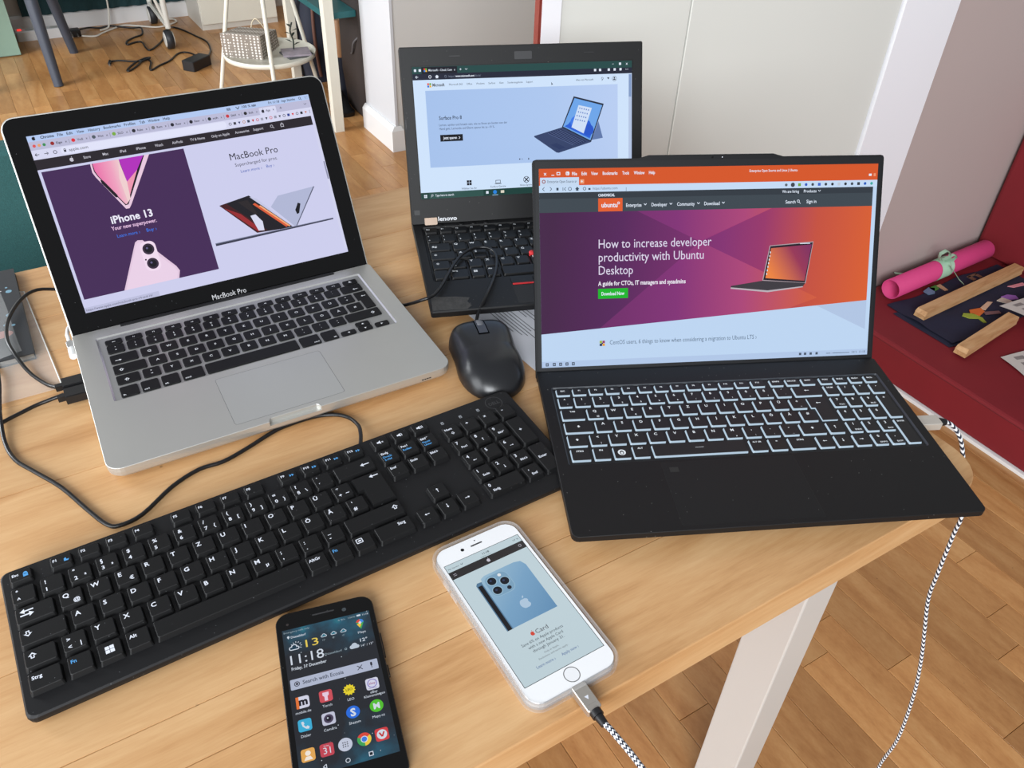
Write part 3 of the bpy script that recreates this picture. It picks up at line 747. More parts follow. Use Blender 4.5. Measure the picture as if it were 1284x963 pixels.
tk(257.6, 276.4, ty['a'][0], ty['q'][1], poly=[(261.4, 122.6), (276.4, 122.6), (276.4, 155), (257.6, 155), (257.6, 140.8), (261.4, 140.8)], extra=lambda b, z, x, y: arrow(b, x, y + 9, 2.4, z, tleg, 'l'))
tk(15, 40.6, *ty['a'], extra=lambda b, z, x, y: shift_glyph(b, x, y + 1, 1.6, z, tleg, False))
for i, l in enumerate('ASDFGHJKL\u00d6\u00c4#'):
    x = 44.1 + i * 18.1; tk(x, x + 14.2, *ty['a'], leg=l, size=3.4)
tk(15, 31.8, *ty['y'], extra=lambda b, z, x, y: shift_glyph(b, x, y + 1, 1.6, z, tleg, True))
tk(35.6, 49.6, *ty['y'], leg='<', sub_='|', size=3.2)
for i, l in enumerate('YXCVBNM,.-'):
    x = 53.3 + i * 18.2; tk(x, x + 14.3, *ty['y'], leg=l, sub_={'M': '\u00b5', ',': ';', '.': ':', '-': '_'}.get(l), size=3.4)
tk(235.5, 258, *ty['y'], extra=lambda b, z, x, y: shift_glyph(b, x, y + 1, 1.6, z, tleg, True)); tk(262, 276, *ty['y'], extra=lambda b, z, x, y: arrow(b, x, y + 1, 2, z, tleg, 'u'))
tk(15, 31.4, *ty['b'], leg='STRG', size=2.2); tk(35.3, 49.4, *ty['b'], leg='FN', size=2.2)
def penguin(b, z, x, y):
    b.flat(circle(x, y, 3.6, 18), z, tleg); b.flat(circle(x, y - .3, 1.9, 12, 2.6), z + .02, tkey); b.flat(circle(x, y - .8, 1.1, 10, 1.5), z + .04, tleg)
tk(53.4, 67.6, *ty['b'], extra=penguin); tk(71.2, 85.2, *ty['b'], leg='ALT', size=2.2)
tk(89.4, 175.6, *ty['b'], extra=lambda b, z, x, y: b.flat([(x - 4, y + 1.4), (x + 4, y + 1.4), (x + 4, y + 1.7), (x - 4, y + 1.7)], z, tleg))
tk(180.2, 194.6, *ty['b'], leg='ALT GR', size=1.9); tk(198.6, 213.4, *ty['b'], leg='=', size=2.6); tk(217.4, 240, *ty['b'], leg='STRG', size=2.2)
for x, dd in ((244.4, 'l'), (262, 'd'), (280, 'r')): tk(x, x + 13.8, *ty['b'], extra=lambda b, z, cx, cy, dd=dd: arrow(b, cx, cy + 1, 2, z, tleg, dd))
for x, l in ((282.2, 'NUM'), (298, '/'), (314, '*'), (330, '-')): tk(x, x + 12, *ty['n'], leg=l, size=2.2 if l == 'NUM' else 3)
for j, (row, ls) in enumerate((('q', '789'), ('a', '456'), ('y', '123'))):
    for i, l in enumerate(ls):
        x = 282 + i * 16; tk(x, x + 11.9, *ty[row], leg=l, sub_={'7': 'POS1', '9': 'BILD', '1': 'ENDE', '3': 'BILD'}.get(l), size=3.3)
tk(330, 342, ty['a'][0], ty['q'][1], leg='+', size=3.3); tk(330, 342, ty['b'][0], ty['y'][1], leg='ENTER', size=1.9)
tk(298.2, 310.2, *ty['b'], leg='0', sub_='EINFG', size=3.2); tk(314.2, 326.2, *ty['b'], leg=',', sub_='ENTF', size=3.2)
b = MB(); b.flat(rrect(91.8, 214.6, 4.8, 78.2, 1.5, 3), 17.02, plain('pad_gap_black', (8, 8, 9), 0.5)); b.rprism(92.2, 214.2, 5.2, 77.8, 17.0, 17.06, 1.2, dusty('pad_black', (19, 19, 20), 0.46, (150, 150, 150), 1.1, 260), n=3)
b.flat([(98, 66), (106, 66), (106, 72), (98, 72)], 17.09, plain('pad_corner', (20, 20, 21), 0.3))
b.build('touchpad', tux_base)
TLM = lid_matrix(219.26 - 12 * .4721, 18.43 - 12 * .8815, 61.829)
b = MB(TLM)
bx0, bx1 = 114, 240
out = [(1.5, 0), (TW - 1.5, 0), (TW, 1.5), (TW, 211), (TW - 1, 213.4), (TW - 3.5, 214.2), (bx1 + 10, 214.2), (bx1, 217), (bx0, 217), (bx0 - 10, 214.2), (3.5, 214.2), (1, 213.4), (0, 211), (0, 1.5)]
b.loft([[(x, y, -5) for x, y in out], [(x, y, 0) for x, y in out]], plain('lid_black', (12, 13, 16), 0.55, var=0.03, spec=0.25))
tux_lid = b.build('lid', tux)
b = MB(TLM)
b.rprism(2.2, TW - 2.2, 1.2, 212.2, 0, 0.4, 2, plain('matte_bezel', (11, 12, 16), 0.55, var=0.04, spec=0.3), n=3)
b.flat(circle(178, 214.2, 1.1, 12), 0.05, gloss_black); b.flat(circle(188, 214.2, .5, 8), 0.05, legend_white)
b.build('bezel', tux_lid)
b = MB(TLM); tx0 = (TW - 344.2) / 2
b.flat(rrect(tx0, tx0 + 344.2, 12, 205.6, .1, 1), 0.44, light((188, 212, 240)))
d = Screen(b, tx0, 205.6, 344.2, 193.6, 1920, 1080, 0.44)
org = light((212, 84, 30)); dk1 = light((46, 54, 62)); dk2 = light((58, 68, 76)); w2 = light((226, 236, 250)); gk = light((60, 74, 90))
d.rect(0, 0, 1920, 88, org)
d.text('x', 26, 34, 26, w2, bold=2); d.rect(68, 32, 84, 36, w2, 2); d.rect(96, 18, 116, 34, w2, 2); d.rect(100, 22, 112, 30, org, 3)
d.rect(146, 16, 166, 36, w2, 2, r=6); d.text('b', 151, 34, 20, org)
for s_, x, x1 in (('File', 180, 208), ('Edit', 232, 262), ('View', 284, 322), ('Bookmarks', 348, 430), ('Tools', 456, 494), ('Window', 520, 580), ('Help', 604, 638)): d.text(s_, x, 36, 24, w2, x1, bold=2)
d.text('Enterprise Open Source and Linux | Ubuntu', 1172, 34, 19, w2, 1448, bold=1)
d.rect(1868, 54, 1884, 66, w2, 2); d.rect(1896, 52, 1908, 68, light((236, 150, 110)), 2)
d.rect(6, 46, 218, 90, light((196, 216, 240)), 2); d.ring(26, 67, 10, 4, light((150, 60, 50)), 3); d.text('Enterprise Open Source ar', 46, 74, 20, gk, 206); d.rect(224, 58, 246, 80, light((236, 160, 120)), 2); d.text('+', 228, 76, 22, w2, bold=2)
d.rect(0, 88, 1920, 125, light((196, 218, 244)), 1)
for x, dd in ((24, -1), (64, 1)): d.line([(x - dd * 5, 96), (x + dd * 5, 106), (x - dd * 5, 116)], 3, gk)
d.rect(94, 100, 106, 114, gk, 2); d.line([(130, 98), (130, 116)], 3, gk); d.line([(146, 98), (137, 107), (146, 116)], 3, gk); d.ring(168, 107, 10, 3, gk); d.poly([(196, 108), (208, 96), (220, 108)], gk, 2); d.rect(201, 106, 215, 117, gk, 2)
d.ring(248, 107, 9, 3, gk); d.rect(269, 104, 281, 114, gk, 2); d.text('https://ubuntu.com', 294, 113, 20, light((90, 104, 126)), 430); d.line([(478, 104), (478, 126)], 2, gk)
for i, c in enumerate(((90, 100, 110), (60, 66, 74), (110, 160, 60), (50, 90, 190), (60, 70, 80), (60, 100, 200), (50, 60, 70), (40, 44, 50), (190, 200, 214), (40, 46, 54), (60, 70, 80), (50, 56, 66), (30, 90, 190), (60, 170, 160))):
    x = 1386 + i * 38.5
    (d.disc(x, 107, 12 if i == 1 else 8, light(c), 2, 14) if i % 3 != 2 else d.rect(x - 8, 99, x + 8, 115, light(c), 2))
d.rect(0, 125, 1897, 158, dk1, 2); d.rect(0, 158, 1897, 231, dk2, 2)
d.text('CANONICAL', 323, 150, 20, w2, 415, bold=3)
d.text('We are hiring', 1364, 150, 22, w2, 1462, bold=1); d.text('Products', 1490, 150, 22, w2, 1564, bold=1); d.line([(1574, 138), (1581, 145), (1588, 138)], 3, w2, 3)
d.rect(323, 160, 458, 230, light((226, 92, 38)), 3); d.text('ubuntu', 341, 208, 36, w2, 430, l=4, bold=2); d.ring(436, 186, 7, 3.4, w2, 4)
for s_, x, x1 in (('Enterprise', 478, 564), ('Developer', 620, 708), ('Community', 764, 864), ('Download', 918, 1006)):
    d.text(s_, x, 208, 27, w2, x1, bold=1); d.line([(x1 + 14, 192), (x1 + 21, 200), (x1 + 28, 192)], 3.4, w2, 3)
d.text('Search', 1386, 208, 26, w2, 1444, bold=1); d.ring(1460, 196, 8, 3, w2, 3); d.line([(1466, 202), (1473, 210)], 3, w2, 3); d.text('Sign in', 1508, 208, 26, w2, 1566, bold=1)
hero = light_ramp('ubuntu_hero', (tx0 * MM, 0, 0), ((tx0 + 344.2) * MM, 0.0, -0.03), [(0, (64, 24, 66)), (0.2, (84, 30, 88)), (0.5, (130, 44, 112)), (0.62, (150, 50, 104)), (0.78, (196, 78, 58)), (1, (220, 96, 36))])
d.poly([(0, 231), (1897, 231), (1897, 762), (0, 892)], hero, 2)
hero2 = light_ramp('ubuntu_hero_facet', (tx0 * MM, 0, 0), ((tx0 + 344.2) * MM, 0, 0), [(0, (84, 30, 84)), (0.4, (128, 44, 116)), (0.6, (170, 66, 118)), (0.8, (206, 88, 60)), (1, (224, 104, 44))])
d.poly([(540, 231), (900, 405), (860, 415), (1308, 231)], hero2, 2.5)
d.poly([(900, 405), (1597, 738), (1420, 795), (330, 869)], hero2, 2.5)
d.poly([(1597, 784), (1897, 930), (1897, 762)], light((176, 196, 226)), 2)
for s_, x1, y in (('How to increase developer', 964, 428), ('productivity with Ubuntu', 921, 500), ('Desktop', 518, 572)): d.text(s_, 325, y, 70, light((222, 214, 236)), x1, bold=0)
d.text('A guide for CTOs, IT managers and sysadmins', 321, 632, 34, light((236, 230, 242)), 820, bold=2)
d.rect(321, 649, 490, 704, light((14, 180, 32)), 3); d.text('Download Now', 340, 686, 27, w2, 470, l=4, bold=2)
d.poly([(1303, 437), (1560, 420), (1524, 655), (1266, 632)], light((176, 160, 168)), 4); d.poly([(1307, 441), (1556, 425), (1520, 650), (1272, 628)], light((30, 22, 34)), 5)
scr = light_ramp('ubuntu_small_screen', ((tx0 + 235) * MM, 0.26, 0), ((tx0 + 272) * MM, 0.31, 0), [(0, (236, 130, 60)), (0.35, (150, 50, 84)), (0.7, (96, 34, 100)), (1, (60, 24, 72))])
d.poly([(1312, 452), (1550, 436), (1516, 640), (1284, 618)], scr, 6); d.rect(1480, 428, 1540, 432, w2, 6)
for q in range(7): d.rect(1306 - q * 3, 470 + q * 20, 1311 - q * 3, 480 + q * 20, w2, 7)
d.poly([(1268, 632), (1522, 652), (1508, 672), (1300, 690), (1082, 664), (1084, 656)], light((58, 54, 60)), 5); d.poly([(1082, 664), (1300, 688), (1508, 670), (1508, 676), (1300, 698), (1082, 672)], light((186, 176, 184)), 6)
for q, c in (((336, 946), (160, 180, 50)), ((352, 946), (150, 60, 110)), ((336, 962), (40, 50, 90)), ((352, 962), (230, 160, 50))): d.rect(q[0] - 7, q[1] - 7, q[0] + 7, q[1] + 7, light(c), 3)
d.disc(344, 954, 4, light((40, 40, 60)), 4)
d.text('CentOS users, 6 things to know when considering a migration to Ubuntu LTS \u203a', 387, 962, 35, light((84, 104, 128)), 1244)
d.rect(0, 1046, 1920, 1080, light((176, 198, 230)), 2)
for x in (30, 70, 106, 142, 178): d.rect(x - 8, 1054, x + 8, 1072, light((50, 60, 76)), 3); d.rect(x - 4, 1058, x + 4, 1068, light((150, 170, 200)), 4)
for x in (1510, 1540, 1574, 1610): d.rect(x - 7, 1054, x + 7, 1068, light((70, 82, 100)), 3)
d.rect(1668, 1062, 1810, 1065, light((60, 72, 90)), 3); d.disc(1700, 1063, 7, light((170, 190, 220)), 4); d.text('100 %', 1824, 1068, 18, light((80, 92, 110)), 1856); d.text('11:18', 1870, 1068, 18, light((80, 92, 110)), 1906)
b.build('screen', tux_lid)

# ------------------------------------------------------------------ OLD BLACK LAPTOP (back)
th = thing('laptop', (-91.063, 737.761, TABLE), math.radians(12.843), 'worn black laptop at the back with a light blue page and red pointing nub', 'laptop')
HW_, HD = 305.0, 210.0
worn = dusty('worn_black', (19, 19, 20), 0.5, (120, 118, 114), 1.0, 240)
b = MB(); R = []
for z, i, f in ((3, 10, 22), (9, 3, 9), (13.5, .4, 0), (20.5, 0, -1.5), (22, 1.0, -.4)):
    R.append([(x, y, z) for x, y in rrect(i, HW_ - i, f, HD - i, (3, 3, 3, 3), 3)])
b.loft(R, worn, top=False)
well = rrect(10.5, 294.5, 60, 190, 3, 3); welli = rrect(11.5, 293.5, 61, 189, 2.4, 3)
b.holed([(p[0], p[1]) for p in R[-1]], [well], 22, worn); n = len(well)
b.faces([(x, y, 22) for x, y in well] + [(x, y, 19.4) for x, y in welli], [(i, (i + 1) % n, n + (i + 1) % n, n + i) for i in range(n)], worn)
b.flat(welli, 19.4, plain('think_well', (13, 13, 14), 0.5))
for fx in (25, 270):
    for fy in (45, 190): b.rprism(fx, fx + 14, fy, fy + 6, 0, 3.2, 1, rubber_black)
th_base = b.build('base', th)
thk = plain('worn_key_black', (13, 13, 14), 0.42, var=0.06, spec=0.35); thl = plain('worn_key_legend', (214, 217, 220), 0.5, var=0)
def hk(x0, x1, y0, y1, leg=None, leg2=None, size=4.2, extra=None, poly=None):
    b = key_mesh(None, x0, x1, y0, y1, 19.4, 22.6, 1.8, thk, ins=1.1, ch=.6, n=2, poly=poly); z = 22.64
    size *= 1.2
    if leg and leg2: b.text(leg2, x0 + 2.6, y1 - 6.6, size * .8, z, thl, bold=1); b.text(leg, x0 + 2.6, y0 + 3.6, size * .8, z, thl, bold=1)
    elif leg: b.text(leg, x0 + 2.6, y1 - 2.6 - size * .7, size, z, thl, bold=2)
    if extra: extra(b, z)
    b.build('key', th_base)
hy = {'f': (173.4, 186), 'n': (149.5, 168.6), 'q': (128.2, 146.8), 'a': (107.4, 125.8), 'y': (86.2, 104.6), 'b': (64.2, 83.4)}
for i, l in enumerate(['Esc', 'F1', 'F2', 'F3', 'F4', 'F5', 'F6', 'F7', 'F8', 'F9', 'F10', 'F11', 'F12', 'Pos1', 'Ende']):
    x = 13.6 + i * 18.6; hk(x, x + 16.8, *hy['f'], leg=l, size=2.8)
for i, (l, q) in enumerate((('^', '\u00b0'), ('1', '!'), ('2', '"'), ('3', '\u00a7'), ('4', '$'), ('5', '%'), ('6', '&'), ('7', '/'), ('8', '('), ('9', ')'), ('0', '='), ('\u00df', '?'), ('\u00b4', '`'))):
    x = 13.6 + i * 19.05; hk(x, x + 17, *hy['n'], leg=l, leg2=q, size=4.4)
hk(261, 292, *hy['n'])
hk(13.6, 40.6, *hy['q'], extra=lambda b, z: (arrow(b, 21, 139, 3.2, z, thl, 'l'), arrow(b, 21, 136.6, 3.2, z, thl, 'r')))
for i, l in enumerate('QWERTZUIOP\u00dc+'):
    x = 42.9 + i * 19.05; hk(x, x + 17, *hy['q'], leg=l, leg2=None, size=4.6)
hk(271.5, 292, 107.4, 146.8, poly=[(275, 107.4), (292, 107.4), (292, 146.8), (271.5, 146.8), (271.5, 128.2), (275, 128.2)])
hk(13.6, 44, *hy['a'], extra=lambda b, z: shift_glyph(b, 20, 118.5, 2.2, z, thl, False, thk))
for i, l in enumerate('ASDFGHJKL\u00d6\u00c4#'):
    x = 46.1 + i * 19.05; hk(x, x + 17, *hy['a'], leg=l, size=4.6)
hk(13.2, 34.4, *hy['y'], extra=lambda b, z: shift_glyph(b, 20, 97.5, 2.2, z, thl, True, thk)); hk(36.6, 53.6, *hy['y'], leg='<', leg2='>', size=4.2)
for i, l in enumerate('YXCVBNM,.-'):
    x = 55.7 + i * 19.05; hk(x, x + 17, *hy['y'], leg=l, size=4.6)
hk(246.2, 292, *hy['y'])
hk(12.6, 29.8, *hy['b']); hk(32, 53.4, *hy['b'], leg='Strg', size=3.2)
hk(55.6, 72.2, *hy['b'], extra=lambda b, z: windows_mark(b, 61.5, 76, 2.2, z, thl)); hk(74.2, 90.6, *hy['b'], leg='Alt', size=3.2)
hk(92.8, 187, *hy['b']); hk(189.2, 206, *hy['b'], leg='Alt Gr', size=2.8); hk(208.2, 225, *hy['b']); hk(227.2, 248, *hy['b'], leg='Strg', size=3)
for x in (250.2, 264.4, 278.6): hk(x, x + 13, 64.2, 73, None)
b = MB(); b.lathe([(3.6, 20), (3.6, 23), (4.2, 24.4), (3.4, 25.6), (.2, 25.8)], plain('red_nub_rubber', (204, 44, 48), 0.7), n=14, cx=135.5, cy=106); b.build('pointing_nub', th_base)
b = MB(); b.rprism(98.5, 124, 44, 58, 21.8, 22.7, 1.5, thk, n=2); b.rprism(125, 168, 44, 58, 21.8, 22.7, 1.5, thk, n=2); b.rprism(169, 195, 44, 58, 21.8, 22.7, 1.5, thk, n=2)
b.build('click_buttons', th_base)
b = MB(); b.rprism(99, 195, 41.2, 43.4, 21.9, 22.8, .6, plain('red_stripe', (200, 40, 44), 0.5), n=2); b.build('red_stripe', th_base)
b = MB(); b.rprism(98, 195, 2, 40, 21.9, 22.12, 1, plain('think_pad', (24, 24, 25), 0.6, var=0.1, bump=0.3, bscale=900), n=2); b.build('touchpad', th_base)
b = MB()
for k, x in enumerate((62, 78, 94, 34)):
    b.lathe([(3.6 if k < 3 else 5.5, 21.9), (3.4 if k < 3 else 5.2, 22.6), (.1, 22.7)], thk, n=14, cx=x, cy=194)
b.build('round_buttons', th_base)
b = MB()    # a worn corner where the black coat has peeled
random.seed(5)
patch = [(2, 1), (40, 0), (46, 6), (42, 14), (46, 22), (30, 26), (16, 27), (3, 30)]
b.loft([[(x, y, 21.9) for x, y in patch], [(x, y, 22.12) for x, y in patch]], plain('peeled_coat', (58, 57, 56), 0.75, var=0.5, scale=160, bump=0.6, bscale=400)); b.build('worn_patch', th_base)
HLM = lid_matrix(208.916 - 31 * .3703, 51.15 - 31 * .9289, 68.257)
b = MB(HLM)
b.loft([[(x, y, -13) for x, y in rrect(3, HW_ - 3, 2, 206, 3, 3)], [(x, y, -10) for x, y in rrect(0, HW_, 0, 209, 3, 3)], [(x, y, -1) for x, y in rrect(0, HW_, 0, 209, 2, 3)], [(x, y, 0) for x, y in rrect(.8, HW_ - .8, .5, 208.2, 1.5, 3)]], worn)
th_lid = b.build('lid', th)
hx0 = (HW_ - 276.7) / 2
b = MB(HLM); b.holed(rrect(2.5, HW_ - 2.5, 9, 206.5, 2, 2), [rrect(hx0 - 1, hx0 + 277.7, 30, 187.6, .5, 2)], 1.1, worn)
b.wall(rrect(2.5, HW_ - 2.5, 9, 206.5, 2, 2), 0, 1.1, worn, inward=False); b.wall(rrect(hx0 - 1, hx0 + 277.7, 30, 187.6, .5, 2), 0, 1.1, worn)
for x, y, w_, h_ in ((60, 197, 13, 1.2), (228, 197, 13, 1.2), (1.5, 116, 1.2, 11), (302, 122, 1.2, 11)):
    b.rprism(x, x + w_, y, y + h_, 1.0, 1.9, .4, rubber_black, n=2)
b.rprism(140, 162, 192, 201, 1.0, 1.35, 1, plain('camera_plate', (44, 44, 46), 0.4), n=2)
b.rprism(4, 11, 12, 18, 1.0, 1.7, .5, rubber_black, n=2)
b.build('bezel', th_lid)
b = MB(HLM); b.text('lenovo', 33.5, 3.2, 7.5, 0.4, plain('lid_lettering', (200, 202, 206), 0.4, var=0), width=24, bold=2); b.build('lettering', th_lid)
for x in (16, 262):
    b = MB(HLM); b.rprism(x, x + 16, -1, 8, 0.1, 3.0, 1, plain('hinge_metal', (150, 132, 118), 0.35, 0.8, var=0.1), n=2); b.build('hinge', th)
b = MB(HLM); b.flat(rrect(hx0, hx0 + 276.7, 31, 186.6, .1, 1), 0.15, light((206, 226, 250)))
d = Screen(b, hx0, 186.6, 276.7, 155.6, 1366, 768, 0.15)
w3 = light((224, 232, 246)); dkk = light((30, 34, 50))
d.rect(0, 0, 1366, 40, light((34, 72, 70))); d.rect(0, 40, 1366, 74, light((32, 36, 54)), 1); d.rect(56, 2, 270, 40, light((24, 26, 36)), 2)
for x in (18, 46): d.rect(x - 7, 13, x + 7, 27, w3, 2)
for q, c in (((74, 14), (230, 80, 60)), ((84, 14), (120, 180, 60)), ((74, 24), (60, 140, 230)), ((84, 24), (240, 190, 60))): d.rect(q[0] - 4.5, q[1] - 4.5, q[0] + 4.5, q[1] + 4.5, light(c), 3)
d.text('Microsoft \u2013 Cloud, Com', 98, 26, 17, w3, 238, bold=1); d.text('x', 250, 26, 18, w3); d.text('+', 284, 28, 24, w3, bold=1); d.line([(318, 16), (325, 23), (332, 16)], 2.4, w3)
d.text('\u2013', 1238, 22, 20, w3, bold=1); d.rect(1282, 10, 1296, 24, w3, 2); d.text('x', 1326, 24, 24, w3, bold=1)
d.line([(34, 57), (18, 57)], 3, w3); d.line([(25, 50), (18, 57), (25, 64)], 3, w3); d.ring(104, 57, 9, 3, w3); d.poly([(134, 57), (146, 47), (158, 57)], w3, 2); d.rect(139, 56, 153, 66, w3, 2); d.ring(198, 57, 7, 2, light((120, 130, 150)))
d.text('https://', 216, 63, 17, light((120, 130, 150)), 258); d.text('www.microsoft.com', 258, 63, 17, w3, 372, bold=2); d.text('/de-de/', 374, 63, 17, light((120, 130, 150)), 412)
for x in (1128, 1160, 1216, 1254, 1292): d.rect(x - 7, 42, x + 7, 56, w3, 3)
for q in (0, 1, 2): d.disc(1326 + q * 7, 50, 2, w3)
for q, c in (((90, 98), (230, 80, 50)), ((103, 98), (110, 170, 50)), ((90, 111), (40, 120, 220)), ((103, 111), (240, 180, 40))): d.rect(q[0] - 5.5, q[1] - 5.5, q[0] + 5.5, q[1] + 5.5, light(c), 3)
d.text('Microsoft', 116, 112, 25, light((70, 74, 84)), 188, bold=2)
for s_, x, x1 in (('Microsoft 365', 216, 298), ('Office', 322, 356), ('Windows', 380, 432), ('Surface', 456, 498), ('Xbox', 522, 550), ('Sonderangebote', 574, 668), ('Support', 690, 732)): d.text(s_, x, 109, 16, light((60, 64, 76)), x1)
d.text('Alles von Microsoft', 1004, 108, 16, light((50, 54, 66)), 1116); d.ring(1174, 98, 7, 2, ink); d.line([(1178, 104), (1170, 112)], 2, ink); d.poly([(1204, 94), (1220, 94), (1214, 106)], ink, 2); d.ring(1252, 102, 15, 2, ink); d.disc(1252, 98, 5, ink); d.rect(1245, 104, 1259, 110, ink, 2)
d.poly([(848, 110), (848, 128), (853, 123), (859, 126)], ink, 3)
d.rect(70, 135, 1273, 581, light_ramp('blue_hero', ((hx0) * MM, 0, 0), ((hx0 + 276) * MM, 0, 0), [(0, (164, 192, 234)), (0.6, (172, 198, 238)), (1, (186, 206, 242))]), 2)
d.text('Surface Pro 8', 142, 303, 30, light((40, 50, 70)), 281, bold=1)
d.text('Lernen, spielen und kreativ sein, wie zu Ihnen am besten von der', 140, 340, 19, light((60, 72, 96)), 562); d.text('Hand geht. Lernende und Eltern sparen bis zu -10 %.', 140, 362, 19, light((60, 72, 96)), 482)
d.rect(142, 391, 281, 430, light((12, 14, 20)), 3); d.text('Jetzt sparen', 160, 417, 22, w3, 244, l=4, bold=2); d.line([(256, 404), (264, 411), (256, 418)], 3, w3, 4)
d.disc(632, 556, 4, ink, 3); d.disc(648, 556, 2.5, ink, 3); d.rect(686, 552, 692, 562, ink, 3)
d.poly([(988, 197), (1182, 248), (1096, 474), (908, 378)], light((34, 40, 56)), 4); d.poly([(993, 208), (1172, 256), (1092, 464), (916, 374)], light((108, 164, 232)), 5)
d.poly([(1005, 300), (950, 360), (925, 372), (1088, 452), (1110, 400), (1090, 350)], light((40, 96, 214)), 6); d.disc(1000, 350, 36, light((60, 120, 230)), 7); d.disc(1080, 400, 34, light((36, 84, 200)), 7)
d.poly([(1018, 250), (1104, 270), (1048, 420), (970, 380)], light((206, 222, 246)), 8)
for r_ in range(4):
    for c_ in range(5):
        x = 1026 + c_ * 14 - r_ * 9; y = 268 + r_ * 22 + c_ * 3.4; d.rect(x - 3, y - 4, x + 3, y + 4, light((70, 110, 190)), 9)
d.poly([(908, 378), (1098, 474), (885, 530), (870, 528), (729, 428), (729, 422)], light((52, 66, 104)), 4); d.poly([(900, 388), (1066, 470), (990, 486), (812, 410)], light((34, 46, 82)), 5)
for q in range(6): d.line([(892 - q * 15, 392 + q * 3.6), (1050 - q * 14, 470 + q * 3.4)], 3, light((84, 100, 144)), 6)
d.poly([(870, 470), (930, 500), (890, 510), (832, 480)], light((44, 58, 98)), 5)
d.poly([(1146, 350), (1174, 452), (1100, 462)], light((96, 120, 170)), 4)
for q in (0, 1):
    for r_ in (0, 1): d.rect(290 + q * 16, 668 + r_ * 16, 304 + q * 16, 682 + r_ * 16, blk, 2)
d.rect(472, 676, 504, 696, ink, 2); d.rect(475, 679, 501, 693, light((206, 226, 250)), 3); d.rect(466, 697, 510, 700, ink, 2)
d.disc(670, 682, 20, ink, 2); d.disc(670, 682, 17, light((206, 226, 250)), 3); d.line([(658, 670), (682, 694)], 6, ink, 4); d.line([(682, 670), (658, 694)], 6, ink, 4)
d.text('W\u00e4hlen Sie Ihr', 303, 722, 16, ink, align='c'); d.text('Surface-Ger\u00e4te', 487, 720, 16, ink, align='c'); d.text('Xbox Spiele', 665, 720, 16, ink, align='c')
d.rect(0, 729, 1366, 768, light((28, 64, 58)), 2); windows_mark_pts = [(18, 742), (28, 742), (18, 752), (28, 752)]
for x, y in windows_mark_pts: d.rect(x, y, x + 8.6, y + 8.6, w3, 3)
d.rect(52, 730, 392, 768, light((46, 82, 76)), 3); d.ring(70, 747, 6, 2, w3, 4); d.line([(66, 752), (61, 758)], 2, w3, 4); d.text('Type here to search', 88, 755, 19, w3, 204, l=4, bold=1)
d.rect(408, 740, 424, 756, w3, 3); d.disc(465, 748, 12, light((40, 130, 220)), 3); d.rect(448, 764, 484, 768, light((150, 190, 220)), 4); d.rect(502, 740, 524, 756, light((220, 214, 196)), 3)
d.rect(1345, 78, 1366, 729, light((180, 196, 226)), 1); d.rect(1346, 80, 1362, 212, light((130, 154, 196)), 2)
b.build('screen', th_lid)

# ------------------------------------------------------------------ DESKTOP KEYBOARD
KBX, KBY, KBA = -348.956, 345.048, 33.4943
kb = thing('keyboard', (KBX, KBY, TABLE), math.radians(KBA), 'full-size black desktop keyboard with white and blue legends and a number block', 'keyboard')
def kz(y): return 13 + 0.045 * (y + 38.1)
def kpt(P, dz, tilt=True): return [(x, y, kz(y) + dz) for x, y in P]
KB_ = (-5.2, 436.0, -91.5, 38.8)
b = MB()
def kr(i): return rrect(KB_[0] + i, KB_[1] - i, KB_[2] + i, KB_[3] - i, 6, 4)
b.loft([[(x, y, 2.0) for x, y in kr(3)], [(x, y, 4) for x, y in kr(.6)], kpt(kr(0), -3.5), kpt(kr(0.2), -1.2), kpt(kr(1.4), 0)], black_plastic, smooth=False)
for fx in (20, 400):
    for fy in (-85, 25): b.rprism(fx, fx + 20, fy, fy + 8, 0, 2.4, 1.5, rubber_black)
kb_body = b.build('body', kb)
KM = Matrix.Translation((0, 0, 13 + 0.045 * 38.1)) @ Matrix.Rotation(math.atan(0.045), 4, 'X')
def dk(x, y, w=16.9, h=16.6, legs=(), extra=None, poly=None):
    """legs: (text, dx from left, dy from bottom of the top face, size, colour)"""
    b = MB(KM); H1 = 3.9
    if poly:
        cx = sum(p[0] for p in poly) / len(poly); cy = sum(p[1] for p in poly) / len(poly)
        T_ = [(p[0] + (1.2 if p[0] < cx else -1.2), p[1] + (1.7 if p[1] < cy - 4 else (1.4 if p[1] < cy + 4 else -1.0))) for p in poly]
        b.loft([[(p[0], p[1], 0) for p in poly], [(p[0], p[1], H1) for p in T_]], keycap_black, bottom=False)
    else:
        A = rrect(x, x + w, y, y + h, 1.3, 2); T_ = rrect(x + 1.1, x + w - 1.1, y + 1.7, y + h - .8, 1.2, 2); U_ = rrect(x + 1.5, x + w - 1.5, y + 2.1, y + h - 1.2, 1, 2)
        b.loft([[(p[0], p[1], 0) for p in A], [(p[0], p[1], H1 - .35) for p in T_], [(p[0], p[1], H1) for p in U_]], keycap_black, bottom=False)
    z = H1 + .03
    for (s_, dx, dy, sz, c) in legs:
        b.text(s_, x + dx, y + dy, sz, z, legend_white if c == 'w' else legend_blue, bold=2)
    if extra: extra(b, z)
    b.build('key', kb)
U = 19.05
def L1(s_, size=5.4): return [(s_, 3.2, 9.6, size, 'w')]
